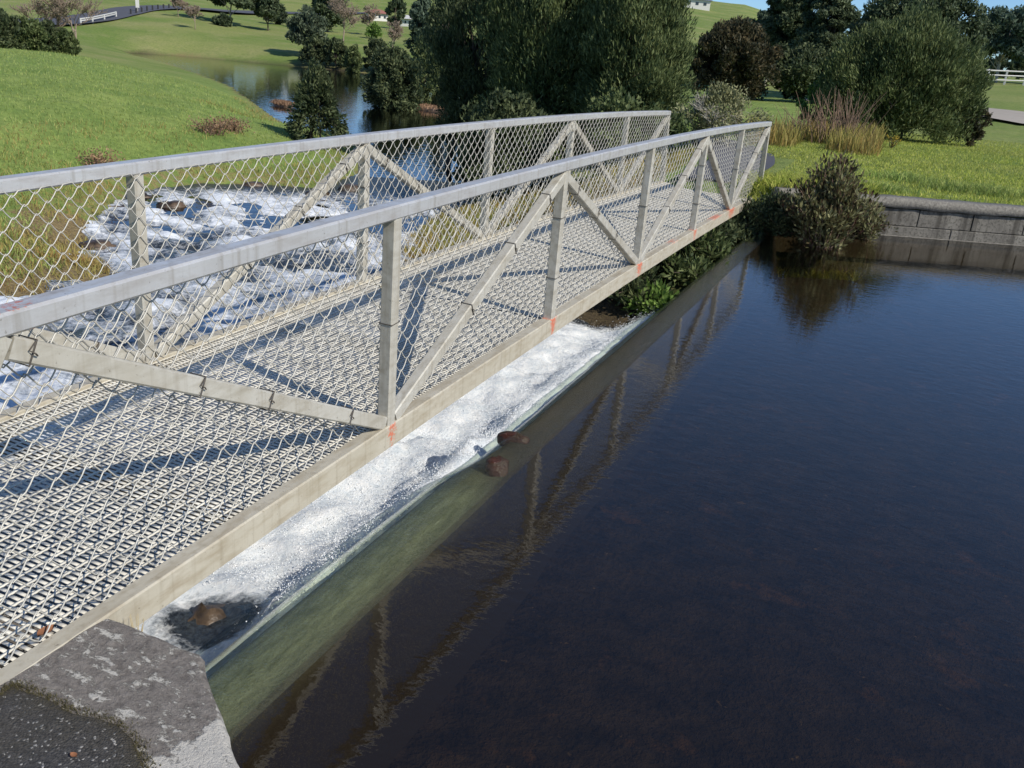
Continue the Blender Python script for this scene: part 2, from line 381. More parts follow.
def polybeam(name, ys, zlo, zhi, x0, x1, mat, paintf=None, ch=.006):
    nz = 5; nx = 3
    prof = []
    for i in range(nx): prof.append((x0+ch+(x1-x0-2*ch)*i/(nx-1), 0.))
    prof.append((x1, ch/(zhi-zlo)))
    for i in range(1, nz-1): prof.append((x1, i/(nz-1)))
    prof.append((x1, 1-ch/(zhi-zlo)))
    for i in range(nx): prof.append((x1-ch-(x1-x0-2*ch)*i/(nx-1), 1.))
    prof.append((x0, 1-ch/(zhi-zlo)))
    for i in range(1, nz-1): prof.append((x0, 1-i/(nz-1)))
    prof.append((x0, ch/(zhi-zlo)))
    prof = np.array(prof); m = len(prof); n = len(ys)
    z0 = arch(ys)
    V = np.zeros((n, m, 3)); V[:, :, 0] = prof[:, 0]; V[:, :, 1] = ys[:, None]; V[:, :, 2] = z0[:, None]+zlo+(zhi-zlo)*prof[:, 1]
    i = np.arange(n-1)[:, None]*m+np.arange(m)[None, :]; j = np.arange(n-1)[:, None]*m+(np.arange(m)[None, :]+1) % m
    Fc = np.stack([i, i+m, j+m, j], -1).reshape(-1, 4)
    V = V.reshape(-1, 3)
    fl = [tuple(map(int, f)) for f in Fc]+[tuple(range(m)), tuple((n-1)*m+q for q in range(m-1, -1, -1))]
    pa = paintf(V) if paintf else np.zeros(len(V))
    o = mk(name, V, fl, mat, bridge, False, {'paint': pa}); return lb(o)
def chord_paint(V):
    y = V[:, 1]; pa = np.zeros(len(V)); h = V[:, 2]-arch(y)
    for n, (a, s) in enumerate(((0, 0), (.85, .05), (1., .07), (1., .10), (.9, .10), (.9, .30), (0, 0))):
        if a: pa = np.maximum(pa, a*np.exp(-((y-YN[n])/s)**2)*(.55+.45*np.clip(h/.12, 0, 1)))
    pa = np.maximum(pa, .75*np.exp(-((y-9.4)/.4)**2)*(h > .1)); pa = np.maximum(pa, .6*np.exp(-((y-7.4)/.25)**2)*(h > .11))
    return pa
def rail_paint(V): return .62*np.exp(-((V[:, 1]-.13)/.10)**2)*(V[:, 0] < .004)*(V[:, 2] > 1.1)*.9
ysf = np.linspace(YB0, YB1, 640); yst = np.linspace(YN[0]-.035, YN[6]+.035, 320)
tie_mb_n = 0
for side in (0, 1):
    off = 0. if side == 0 else -W-.0
    # near truss occupies x from -0.065 to 0 ; far truss from -W-0.065 to -W
    xo1 = off; xo0 = off-.065
    polybeam('bottom_chord', ysf, 0.0, HCH, xo0-.003, xo1+.003, M['chord'], chord_paint if side == 0 else None)
    r = polybeam('top_rail', yst, HT, HT+RAILH, xo0-.006, xo1+.006, M['rail'], rail_paint if side == 0 else None, .008)
    # welded cover strip on the rail's outer face
    for n in range(7):
        y = YN[n]; yb = y
        if n == 0: yb = YB0+.02
        if n == 6: yb = YB1-.02
        mb = MB()
        zb = arch(yb)+(HCH-.003); zt = arch(y)+HT+.004
        if n in (0, 6): zb = arch(yb)+.06
        mb.beam((yb, zb), (y, zt), .062, xo0, xo1, .006)
        po = lb(mb.build('post', M['steel'], bridge))
        if n not in (0, 6):
            xx0, xx1 = xo0-.003, xo1+.003
            for hh in ((.62,) if n % 2 else (.40, .8)):
                z = arch(y)+hh; t = MB()
                t.tube([(xx1, y-.034, z), (xx1, y+.034, z+.004), (xx0, y+.034, z+.004), (xx0, y-.034, z), (xx1, y-.034, z)], .0022, 5)
                t.build('wire_tie', M['tie'], po)
    # diagonals
    for b in range(6):
        ya, yb = YN[b], YN[b+1]
        if b % 2 == 0: top, bot = ya, yb
        else: top, bot = yb, ya
        sgn = 1 if bot > top else -1
        p_top = np.array([top+sgn*.02, arch(top)+HT-.035]); p_bot = np.array([bot-sgn*.045, arch(bot)+HCH+.015])
        ins = .003 if b % 2 else .005
        mb = MB(); mb.beam(p_top, p_bot, .066, xo0+ins, xo1-ins, .006)
        dg = lb(mb.build('diagonal', M['steel'], bridge))
        d = p_bot-p_top; nd = np.array([-d[1], d[0]])/np.linalg.norm(d)*.036
        for s_ in ((.03, .36, .55, .84) if b == 0 else (.12, .36, .62)):
            t = MB(); c_ = p_top+d*s_; a_ = c_+nd; b__ = c_-nd
            t.tube([(xo1, a_[0], a_[1]), (xo1, b__[0], b__[1]), (xo0, b__[0], b__[1]), (xo0, a_[0], a_[1]), (xo1, a_[0], a_[1]), (xo1+.002, c_[0]-.012, c_[1]+.010), (xo1+.009, c_[0], c_[1]), (xo1+.003, c_[0]+.010, c_[1]-.010)], .0026, 5)
            t.build('wire_tie', M['tie'], dg)
    # chain link fabric: horizontal flattened spirals, interlocked row to row, on the deck side of each truss
    lam = .116; row = .0485; A = .0285; xw = (xo0-.010) if side == 0 else (xo1+.012)
    V_ = []; F_ = []; base = 0
    k_ = 5; ang = np.arange(k_)*2*PI/k_; rad = .0026
    nrow = int((HT-HCH)/row)+1
    for q in range(nrow):
        zc = HCH+.012+q*row+.012
        tt = min(1., (zc-HCH)/(HT-HCH))
        y0 = YB0+(YN[0]-YB0)*tt; y1 = YB1+(YN[6]-YB1)*tt
        ph = (q % 2)*.5
        n0 = math.ceil(y0/lam*8); n1 = math.floor(y1/lam*8)
        s = np.arange(n0, n1+1)/8.+ph
        fr = s-np.floor(s)
        # rounded zig-zag
        tri = 1-4*np.abs(fr-.5); zz = np.sign(tri)*(1-(1-np.clip(np.abs(tri)*1.05, 0, 1))**1.3)*A
        y = (s-ph)*lam
        rising = np.where(fr < .5, 1., -1.); xx = .0052*np.sin(fr*2*PI)
        sway = .004*np.sin(y*1.7+q*.25)+.003*np.sin(y*5.1+q)
        P = np.stack([xw+xx+sway*.8, y, arch(y)+zc+zz+.002*np.sin(y*3.3+q*.9)], 1)
        P = P[(P[:, 2] < arch(P[:, 1])+HT+.004)|True]
        P[:, 2] = np.minimum(P[:, 2], arch(P[:, 1])+HT+.012)
        T = np.gradient(P, axis=0); T /= np.linalg.norm(T, axis=1)[:, None]
        Aa = np.cross(T, [1., 0, 0]); Aa /= np.linalg.norm(Aa, axis=1)[:, None]; Bb = np.cross(T, Aa)
        ring = P[:, None, :]+rad*(np.cos(ang)[None, :, None]*Aa[:, None, :]+np.sin(ang)[None, :, None]*Bb[:, None, :])
        n = len(P); i = np.arange(n-1)[:, None]*k_+np.arange(k_)[None, :]; j = np.arange(n-1)[:, None]*k_+(np.arange(k_)[None, :]+1) % k_
        V_.append(ring.reshape(-1, 3)); F_.append(np.stack([i, j, j+k_, i+k_], -1).reshape(-1, 4)+base); base += n*k_
    lb(mk('wire_mesh', np.concatenate(V_), np.concatenate(F_), M['wire'], bridge, True))
# slotted deck: one grating per bay ; staggered rungs between long ribs
DX0, DX1 = -W+.004, -.070
for b in range(6):
    ya = YN[b]+.002 if b else YB0+.02; yb = YN[b+1]-.002 if b < 5 else YB1-.02
    colw = .058; nc = int((DX1-DX0)/colw); colw = (DX1-DX0)/nc; rib = .011; pit = .0255; rw = .0138; th = .005
    V_ = []; F_ = []; base = 0
    yy = np.arange(ya, yb-.01, .25); yy = np.append(yy, yb)
    bx = np.array([(3, 2, 1, 0), (4, 5, 6, 7), (0, 1, 5, 4), (1, 2, 6, 5), (2, 3, 7, 6), (3, 0, 4, 7)])
    def boxes(x0, x1, y0, y1, zt, th_):
        x0, x1, y0, y1 = np.broadcast_arrays(x0, x1, y0, y1); n = len(x0)
        za, zb = arch(y0)+zt, arch(y1)+zt
        V = np.zeros((n, 8, 3))
        for i, (xx, yyy, zz) in enumerate(((x0, y0, za-th_), (x1, y0, za-th_), (x1, y1, zb-th_), (x0, y1, zb-th_), (x0, y0, za), (x1, y0, za), (x1, y1, zb), (x0, y1, zb))):
            V[:, i, 0] = xx; V[:, i, 1] = yyy; V[:, i, 2] = zz
        return V.reshape(-1, 3), (np.arange(n)[:, None, None]*8+bx[None]).reshape(-1, 4)
    for ci in range(nc+1):
        xc = DX0+ci*colw
        v, f = boxes(np.full(len(yy)-1, xc-rib/2), np.full(len(yy)-1, xc+rib/2), yy[:-1], yy[1:], .104, th)
        V_.append(v); F_.append(f+base); base += len(v)
        if ci < nc:
            ys_ = np.arange(ya+.006+(ci % 2)*pit/2, yb-rw-.004, pit)
            v, f = boxes(np.full(len(ys_), xc+rib/2), np.full(len(ys_), xc+colw-rib/2), ys_, ys_+rw, .1025, th-.003)
            V_.append(v); F_.append(f+base); base += len(v)
    lb(mk('deck_grating', np.concatenate(V_), np.concatenate(F_), M['deck'], bridge))
for y in list(YN)+[(YN[i]+YN[i+1])/2 for i in range(6)]:
    mb = MB(); z = arch(y)
    mb.box((-(W+.065)/2+.0, y, z+.045), (W-.068, .05, .075), .004); lb(mb.build('cross_beam', M['beam'], bridge))

# ------------------------------------------------------------------ terrain
TH = math.atan2(.95, 2.05); E1 = np.array([math.cos(TH), math.sin(TH)]); E2 = np.array([-math.sin(TH), math.cos(TH)])
WO = np.array([1.64, 12.41])
ZP = -.234       # upper pond level
ZL = -1.60       # lower pond level
def wl(x, y):
    rho = np.hypot(x+.5, y-3.2); return -.70-.90*smooth(2.0, 12.0, rho)
def imw(pts, z): return [tuple(at(px, py, z)[:2]) for px, py in pts]
shore = [(-.02, .30), (-1.9, .35), (-3.3, 1.1)]
shore += imw([(-60, 440), (15, 372), (62, 338), (112, 316), (112, 292), (86, 262), (95, 225), (130, 194), (200, 184), (270, 186), (325, 190), (362, 172), (366, 150), (350, 137), (292, 130), (262, 108), (232, 86), (200, 74), (165, 62), (138, 57)], ZL)
shore += imw([(130, 52.5), (180, 55.5), (230, 60), (300, 67), (390, 75), (440, 79), (492, 83)], ZL)
shore += imw([(480, 105), (452, 118), (450, 133), (476, 187), (470, 205), (432, 218), (408, 240)], ZL)
shore += [(-3.6, 8.2), (-2.0, 7.5), (-.02, 7.25)]
shore = np.array(shore)
def sdist(x, y):
    x = np.asarray(x, float); y = np.asarray(y, float)
    P = np.roll(shore, -1, 0); d2 = np.full(x.shape, 1e18); ins = np.zeros(x.shape, bool)
    for (ax, ay), (bx_, by) in zip(shore, P):
        ex, ey = bx_-ax, by-ay; t = np.clip(((x-ax)*ex+(y-ay)*ey)/(ex*ex+ey*ey), 0, 1)
        d2 = np.minimum(d2, (x-ax-t*ex)**2+(y-ay-t*ey)**2)
        c_ = ((ay > y) != (by > y))
        with np.errstate(divide='ignore', invalid='ignore'):
            xi = (bx_-ax)*(y-ay)/(by-ay if by != ay else 1e-9)+ax
        ins ^= (c_ & (x < xi))
    d = np.sqrt(d2); return np.where(ins, -d, d)
RS = np.array([0, 6, 10, 15, 20, 25, 30, 37, 45, 60, 80, 100, 130, 180, 250, 350, 500, 900.])
AZ = np.radians([-180, -75, -58, -50, -44, -38, -32, -26, -20, -15, -11, -6, 0, 6, 15, 40, 180])
HTAB = np.array([
 [0, 0, .1, .1, .2, .2, .3, .3, .3, .4, .6, 1, 2, 4, 8, 14, 20, 30],
 [0, -.2, -.3, -.1, .1, .2, .3, .3, .2, .0, .0, .5, 2, 5, 10, 16, 22, 30],
 [0, -.5, -.6, -.4, -.1, .1, .2, .32, .1, -.3, -.3, .3, 2, 6, 12, 18, 24, 34],
 [0, -.6, -.7, -.6, -.35, -.15, .0, .12, .0, -.4, -.6, .2, 1.8, 5, 12, 18, 24, 34],
 [0, -.6, -.8, -.8, -.6, -.4, -.35, -.35, -.5, -.8, -.8, .2, 2.2, 5, 12, 18, 24, 34],
 [0, -.6, -.8, -.9, -.9, -.8, -.8, -.9, -1., -1., -.8, .0, 1.4, 4, 11, 17, 24, 34],
 [0, -.4, -.8, -1., -1., -1., -1., -1., -1., -1., -.7, .0, 1.4, 4, 11, 18, 25, 36],
 [0, -.3, -.5, -.8, -.9, -1., -1., -1., -1., -.8, -.5, .6, 2.2, 5, 11, 19, 27, 38],
 [0, -.1, -.1, -.2, -.4, -.5, -.5, -.5, -.4, -.2, .3, 1.2, 3.5, 7, 13, 20, 28, 38],
 [0, .0, .05, .1, .0, .0, .0, .0, .1, .3, 1., 2., 4.2, 8, 14, 22, 28, 38],
 [0, .1, .1, .2, .25, .2, .15, .2, .3, .6, 1.2, 2.2, 4., 7.5, 13, 21, 27, 36],
 [0, .1, .2, .28, .3, .30, .22, .22, .4, .7, 1.3, 2., 3., 4.5, 7, 9, 12, 16],
 [0, .1, .2, .28, .3, .32, .22, .22, .4, .8, 1.6, 2.1, 2.6, 3.2, 4, 5, 6, 10],
 [0, .1, .2, .28, .3, .33, .25, .25, .5, 1., 1.75, 2.2, 2.6, 3, 4, 5, 6, 10],
 [0, .1, .2, .28, .3, .3, .3, .4, .6, 1., 1.8, 2.3, 2.6, 3, 4, 5, 6, 10],
 [0, .1, .2, .3, .3, .3, .3, .4, .5, 1, 2, 3, 4, 5, 6, 8, 10, 14],
 [0, 0, .1, .1, .2, .2, .3, .3, .3, .4, .6, 1, 2, 4, 8, 14, 20, 30]])
def Hc(x, y):
    dx = x-CAM[0]; dy = y-CAM[1]; r = np.hypot(dx, dy); a = np.arctan2(dx, dy)
    ai = np.clip(np.searchsorted(AZ, a)-1, 0, len(AZ)-2); at_ = (a-AZ[ai])/(AZ[ai+1]-AZ[ai]); at_ = at_*at_*(3-2*at_)
    ri = np.clip(np.searchsorted(RS, r)-1, 0, len(RS)-2); rt_ = np.clip((r-RS[ri])/(RS[ri+1]-RS[ri]), 0, 1)
    return (HTAB[ai, ri]*(1-at_)+HTAB[ai+1, ri]*at_)*(1-rt_)+(HTAB[ai, ri+1]*(1-at_)+HTAB[ai+1, ri+1]*at_)*rt_
def inQ(x, y):
    v = (x-WO[0])*E2[0]+(y-WO[1])*E2[1]
    return (x > .12) & (v < .12) & (y > np.where(x < 1.4, .22-.62*(x-.4), -.4-1.2*smooth(1.4, 6, x)))
def terrain(x, y, parts=False):
    x = np.asarray(x, float); y = np.asarray(y, float)
    d = sdist(x, y); w_ = wl(x, y); h = Hc(x, y)+.12*(fbm(x*.13, y*.13, 3)-.5)*smooth(12, 40, np.hypot(x, y))
    v = (x-WO[0])*E2[0]+(y-WO[1])*E2[1]
    cor = (1-smooth(.1, .9, np.abs(x+.78)-.9))*(1-smooth(11.0, 12.3, y))*(y > 3)
    h = h*(1-cor)+(-.34)*cor
    h = np.where((v > .1) & (x > .2), np.maximum(h, .28-.25*smooth(11, 20, v)), h)
    kk = np.where(x < -3.0, 2.4, 1.0); kk = np.where(y < 1.0, .35, kk)
    far = np.hypot(x, y) > 45; kk = np.where(far, 4.5, kk)
    rough = .05*(fbm(x*1.3, y*1.3, 4)-.5)*(1-smooth(20, 60, np.hypot(x, y)))
    z = np.where(d > 0, w_+(np.maximum(h, w_+.15)-w_)*(1-np.exp(-np.maximum(d, 0)/kk))+rough*2.2*smooth(0, 1.5, d)*(x < -.5), w_-.4*(1-np.exp(np.minimum(d, 0)/.4)))
    # left of the weir: bank squeezed against it
    q = inQ(x, y); z = np.where(q, -.95+.1*(fbm(x*.8, y*.8)-.5), z)
    if parts: return z, d, q
    return z
def grow(a, step, n, g): 
    o = [a]; s = step
    for _ in range(n): o.append(o[-1]+s); s *= g
    return o
pos_u = [i*.25 for i in range(0, 41)]; pos_u += grow(pos_u[-1]+.3, .35, 60, 1.075)
neg_u = [-i*.22 for i in range(1, 110)]; neg_u += [-q for q in grow(-neg_u[-1]+.3, .3, 75, 1.06)]
us = np.array(sorted(neg_u+pos_u))
pos_v = [.0, .1, .13, .30]+[.30+i*.22 for i in range(1, 70)]; pos_v += grow(pos_v[-1]+.3, .3, 75, 1.06)
neg_v = [-i*.22 for i in range(1, 85)]; neg_v += [-q for q in grow(-neg_v[-1]+.3, .4, 35, 1.14)]
vs = np.array(sorted(neg_v+pos_v))
UU, VV = np.meshgrid(us, vs); X = WO[0]+UU*E1[0]+VV*E2[0]; Y = WO[1]+UU*E1[1]+VV*E2[1]
Z, D, Q = terrain(X, Y, True)
rr = np.hypot(X-CAM[0], Y-CAM[1])
az_ = np.degrees(np.arctan2(X-CAM[0], Y-CAM[1]))
tan = np.exp(-np.maximum(D-.1, 0)/1.0)*.9
tan = np.where((X < -2.5), np.exp(-np.maximum(D-.3, 0)/.9)*.78, tan)
tan = np.maximum(tan, .8*((D < 1.0) & (D > 0)))
tan = np.where(rr > 17, tan*.55, tan)
tan = np.where(rr > 45, np.exp(-np.maximum(D, 0)/1.2)*.55, tan)
tan = np.where((X > -.2) & (rr < 60), 0.05, tan)
tan = np.maximum(tan, .62*smooth(6.6, 7.6, Y)*(1-smooth(13, 17, Y))*smooth(-8, -6, X)*(1-smooth(-1.8, -1.4, X))*(D > 0))
tan = np.maximum(tan, .35*(D > 0)*(X < -3)*(rr < 12)*(1-smooth(6, 12, rr)))
bed_tone = np.where(Q | (D < 0), 1., 0.)
bed_tone = np.maximum(bed_tone, (1-smooth(.2, .9, np.abs(X+.78)-.9))*(Y < 11)*(Y > 3)*.8)  # bank strip below the bridge also takes the darker bed colour
farc = np.maximum(smooth(38, 70, rr), .75*(X > -1.5)*(Y > 11))
ground = struct(mk('ground', np.stack([X, Y, Z], -1), grid_faces(*X.shape), M['ground'], None, True, {'tan': tan, 'bed_tone': bed_tone, 'far': farc}))

# ------------------------------------------------------------------ waters
struct(mk('pond_water', [(.42, -14, ZP), (70, -14, ZP), (70, 46, ZP), (.42, 46, ZP)], [(0, 1, 2, 3)], M['pond']))
pn = np.array([(.42, -.234), (.36, -.237), (.28, -.247), (.20, -.262), (.12, -.283), (.06, -.305), (.02, -.33), (-.02, -.37), (-.06, -.43), (-.10, -.52), (-.15, -.66), (-.20, -.9)])
pf = np.array([(.42, -.234), (.36, -.2345), (.30, -.235), (.25, -.236), (.22, -.239), (.19, -.246), (.16, -.262), (.13, -.30), (.10, -.37), (.07, -.47), (.03, -.64), (-.02, -.9)])
def resamp(p, n):
    t = np.r_[0, np.cumsum(np.hypot(*np.diff(p, axis=0).T))]; q = np.linspace(0, t[-1], n)
    return np.stack([np.interp(q, t, p[:, 0]), np.interp(q, t, p[:, 1])], 1)
ns = 60; A1 = resamp(pn, ns); A2 = resamp(pf, ns)
ysh = np.linspace(.22, 11.6, 700); s_ = smooth(2.55, 3.15, ysh)[:, None]
SX = A1[None, :, 0]*(1-s_)+A2[None, :, 0]*s_; SZ = A1[None, :, 1]*(1-s_)+A2[None, :, 1]*s_
tt = np.linspace(0, 1, ns)[None, :]
SX = SX+.02*(fbm(ysh*1.2, ysh*0, 3)[:, None]-.5)*np.minimum(1, tt*3)-.03*(fbm(ysh[:, None]*9, tt*2, 3)-.5)*smooth(.55, 1, tt)
SX = SX+.05*np.exp(-((ysh-2.75)/.16)**2)[:, None]*smooth(.2, .5, tt)
SY = np.repeat(ysh[:, None], ns, 1)
foam_glint = smooth(-.34, -.44, SZ)*.85
foam_glint = np.maximum(foam_glint, .62*np.exp(-((SZ+.338)/.010)**2))  # thin white highlight along the lip, painted in through the foam mask
struct(mk('weir_overflow', np.stack([SX, SY, SZ], -1), grid_faces(700, ns)[:, ::-1].copy(), M['sheet'], None, True, {'foam': foam_glint}))
# rapids and plunge pool
gx = np.arange(-20.5, .14, .055); gy = np.arange(.1, 22, .055); GX, GY = np.meshgrid(gx, gy)
DD = sdist(GX, GY); GW = wl(GX, GY); rho = np.hypot(GX+.5, GY-3.2)
pool = (1-smooth(-2.3, -1.2, -GX-0.) )
foam = .98*(1-smooth(.8, 1.25, -GX))*(1-smooth(6.8, 7.6, GY))  # white foam left out beneath the deck, painting its shade as dark water
cen = at(250, 204, -1.5)
foam = np.maximum(foam, .64*np.exp(-((GX-cen[0])**2+(GY-cen[1])**2)/26.))
cen2 = at(215, 300, -1.2); foam = np.maximum(foam, .52*np.exp(-((GX-cen2[0])**2+(GY-cen2[1])**2)/8.))
foam = np.where(foam > .2, foam, foam)
foam = np.maximum(foam, .40*smooth(1.7, 2.3, -GX)+.10)
foam *= (1-smooth(14.5, 17.5, rho))
hc_ = at(205, 628, -.70); foam = foam-1.25*np.exp(-((GX-hc_[0]-.05)**2/.055+(GY-hc_[1])**2/.045))
amp = .15*(1-smooth(12, 17.5, rho))*(.45+.55*smooth(1.2, 2.2, -GX))
turb = (fbm(GX*1.6, GY*1.6, 5)-.5)*amp*1.4+(fbm(GX*6, GY*6, 3)-.5)*.07*foam*1.4
turb += (fbm(GX*13, GY*13, 3)-.5)*.07*(1-smooth(.6, 1.2, -GX))
turb += (fbm(GX*5, GY*5, 3)-.5)*.06*(1-smooth(.9, 1.6, -GX))
turb += .25*np.exp(-((GX+.08)/.22)**2)*smooth(.75, 1.4, GY)*(.75+.35*fbm(GX*5, GY*5, 4))
wv = (fbm((GX*.55+GY*.8)*2.6, (GX*.8-GY*.55)*1.1, 5)-.5)*(1-smooth(12, 17.5, rho))*smooth(1.2, 2.2, -GX)
turb += wv*.22; foam = foam+wv*1.1*(foam > .2)
GZ = GW+turb+.012
fq = grid_faces(*GX.shape); keep = (DD.ravel()[fq].min(1) < .35) & (rho.ravel()[fq].max(1) < 18.5)
fq = fq[keep]; used, inv = np.unique(fq, return_inverse=True)
struct(mk('river_rapids', np.stack([GX, GY, GZ], -1).reshape(-1, 3)[used], inv.reshape(-1, 4), M['rapids'], None, True, {'foam': foam.ravel()[used]}))
rs_ = np.random.default_rng(77); nd = 60000
dx_ = -np.abs(rs_.normal(size=nd))*.28-.02; dy_ = rs_.uniform(.9, 7.2, nd); dx_ = np.where(rs_.random(nd) < .3, -rs_.random(nd)*1.1, dx_)
ix = np.clip(((dx_-gx[0])/.055).astype(int), 0, len(gx)-1); iy = np.clip(((dy_-gy[0])/.055).astype(int), 0, len(gy)-1)
ok_ = np.hypot(dx_-hc_[0]-.05, dy_-hc_[1]) > .30; dx_, dy_, ix, iy = dx_[ok_], dy_[ok_], ix[ok_], iy[ok_]; nd = len(dx_)
dz_ = GZ[iy, ix]+rs_.exponential(.022, nd)*(.4+1.2*fbm(dx_*4, dy_*4, 3)); sz_ = .0006+.0022*rs_.random(nd)**2.2
T4 = np.array([[1, 1, 1], [1, -1, -1], [-1, 1, -1], [-1, -1, 1.]])
DV = np.stack([dx_, dy_, dz_], 1)[:, None, :]+T4[None]*sz_[:, None, None]
DF = (np.arange(nd)[:, None, None]*4+np.array([[0, 1, 2], [0, 3, 1], [0, 2, 3], [1, 3, 2]])[None]).reshape(-1, 3)
o = mk('water_spray', DV.reshape(-1, 3), DF, M['drop'], None); o['kind'] = 'stuff'
bx0, by0 = shore.min(0); bx1, by1 = shore.max(0)
struct(mk('lower_pond_water', [(bx0-3, by0, ZL-.01), (-3, by0, ZL-.01), (-3, by1+3, ZL-.01), (bx0-3, by1+3, ZL-.01)], [(0, 1, 2, 3)], M['lowpond']))

# ------------------------------------------------------------------ weir wall (concrete crest under the water)
prn = [(.60, -1.3), (.50, -.60), (.44, -.36), (.40, -.315), (.30, -.31), (.16, -.325), (.07, -.35), (.02, -.385), (-.03, -.46), (-.07, -.6), (-.10, -1.4)]
prf = [(.60, -1.3), (.45, -.60), (.40, -.36), (.37, -.285), (.30, -.275), (.24, -.275), (.19, -.285), (.15, -.32), (.10, -.42), (.07, -.6), (.06, -1.4)]
yw = np.linspace(.15, 11.9, 200); sw = smooth(2.6, 3.1, yw)[:, None]
pA = np.array(prn); pB = np.array(prf)
WX = pA[None, :, 0]*(1-sw)+pB[None, :, 0]*sw; WZ = pA[None, :, 1]*(1-sw)+pB[None, :, 1]*sw
WZ = WZ+.006*(fbm(np.repeat(yw[:, None], 11, 1)*6, WX*6, 3)-.5)
o = mk('weir_wall', np.stack([WX, np.repeat(yw[:, None], 11, 1), WZ], -1), grid_faces(200, 11)[:, ::-1].copy(), M['crest'], None, True)
tag(o, 'low submerged concrete weir crest with green moss and water sliding over it', 'weir')
# two wet rusty lumps on the crest
def rock(name, loc, size, mat, label, cat, group=None, seed=0, sub=3):
    import bmesh
    bm = bmesh.new(); bmesh.ops.create_icosphere(bm, subdivisions=sub, radius=1)
    rs = np.random.default_rng(seed); off = rs.random(3)*50
    for v in bm.verts:
        p = v.co; f = .62+.75*float(fbm(p.x*1.3+off[0]+p.z, p.y*1.3+off[1]-p.z*.7, 3))
        q = np.array(p)*f; q = np.round(q*2.2)/2.2*.55+q*.45
        v.co = (q[0]*size[0], q[1]*size[1], q[2]*size[2])
    me = bpy.data.meshes.new(name); bm.to_mesh(me); bm.free(); me.materials.append(mat)
    me.polygons.foreach_set('use_smooth', np.ones(len(me.polygons), dtype=bool))
    o = bpy.data.objects.new(name, me); COL.objects.link(o); o.location = loc; o.rotation_euler = (0, 0, rs.random()*6)
    tag(o, label, cat, group); return o
p = at(497, 462, -.26); rock('rusty_lump', (p[0], p[1], -.30), (.07, .09, .06), M['rusty'], 'rusty red brown lump on the weir crest where the green overflow ends', 'debris', None, 3)
p = at(519, 437, -.26); rock('rusty_lump', (p[0]-.03, p[1], -.295), (.045, .11, .055), M['rusty'], 'dark red wedge of debris on the weir crest beyond the first rusty lump', 'debris', None, 8)
# ------------------------------------------------------------------ concrete pier and asphalt at the near end
pier = [(-.02, .31), (.36, .31), (.385, .30), (.50, .205), (.76, .01), (1.10, -.30), (1.6, -.75), (2.2, -1.4), (2.0, -1.75), (.6, -1.6), (-.02, -1.6)]
def in_poly(px, py, poly):
    ins = np.zeros(px.shape, bool); n = len(poly)
    for i in range(n):
        ax, ay = poly[i]; bx_, by_ = poly[(i+1) % n]
        if ay == by_: continue
        c_ = ((ay > py) != (by_ > py)); ins ^= c_ & (px < (bx_-ax)*(py-ay)/(by_-ay)+ax)
    return ins
def edge_d(px, py, poly):
    d2 = np.full(px.shape, 1e9); n = len(poly)
    for i in range(n):
        ax, ay = poly[i]; bx_, by_ = poly[(i+1) % n]; ex, ey = bx_-ax, by_-ay
        t = np.clip(((px-ax)*ex+(py-ay)*ey)/(ex*ex+ey*ey), 0, 1); d2 = np.minimum(d2, (px-ax-t*ex)**2+(py-ay-t*ey)**2)
    return np.sqrt(d2)
def slab(name, poly, ztop, zbot, mat, res=.012, edge=.02, attrf=None, roughamp=.006):
    import bmesh
    bm = bmesh.new(); pl = []
    n = len(poly)
    for i in range(n):
        a = np.array(poly[i]); b = np.array(poly[(i+1) % n]); m_ = max(1, int(np.linalg.norm(b-a)/.03))
        for j in range(m_):
            q = a+(b-a)*j/m_; w1 = (fbm(q[0]*14, q[1]*14, 3)-.5)*.018
            pl.append((q[0]+w1, q[1]+(fbm(q[0]*14+9, q[1]*14, 3)-.5)*.018))
    # rings: bottom, top edge lower, top edge bevel, then filled grid
    pl = np.array(pl); c_ = pl.mean(0)
    nrm = np.roll(pl, -1, 0)-np.roll(pl, 1, 0); nrm = np.stack([nrm[:, 1], -nrm[:, 0]], 1); nrm /= np.linalg.norm(nrm, axis=1)[:, None]
    area = .5*np.sum(pl[:, 0]*np.roll(pl[:, 1], -1)-np.roll(pl[:, 0], -1)*pl[:, 1])
    if area < 0: nrm = -nrm
    rings = [(0, zbot), (0, ztop-edge), (-.35*edge, ztop-.35*edge), (-edge, ztop)]
    vv = [[bm.verts.new((*(pl[i]+nrm[i]*o_), z_)) for i in range(len(pl))] for o_, z_ in rings]
    m_ = len(pl)
    for a in range(3):
        for i in range(m_):
            f = (vv[a][i], vv[a][(i+1) % m_], vv[a+1][(i+1) % m_], vv[a+1][i]); bm.faces.new(f if area > 0 else f[::-1])
    top = bm.faces.new(vv[3] if area > 0 else vv[3][::-1])
    bmesh.ops.triangulate(bm, faces=[top])
    for _ in range(3):
        es = [e for e in bm.edges if all(v.co.z > ztop-.001 for v in e.verts) and e.calc_length() > .05]
        if not es: break
        bmesh.ops.subdivide_edges(bm, edges=es, cuts=1, use_grid_fill=False)
        bmesh.ops.triangulate(bm, faces=[f for f in bm.faces if len(f.verts) > 4])
    for v in bm.verts:
        if v.co.z > ztop-.001: v.co.z += roughamp*(float(fbm(v.co.x*9, v.co.y*9, 3))-.5)*2
    me = bpy.data.meshes.new(name); bm.to_mesh(me); bm.free()
    co = np.zeros(len(me.vertices)*3, dtype=np.float32); me.vertices.foreach_get('co', co); co = co.reshape(-1, 3)
    for an, fn in (attrf or {}).items():
        a_ = me.attributes.new(an, 'FLOAT', 'POINT'); a_.data.foreach_set('value', np.asarray(fn(co), dtype=np.float32))
    me.materials.append(mat); o = bpy.data.objects.new(name, me); COL.objects.link(o); return o
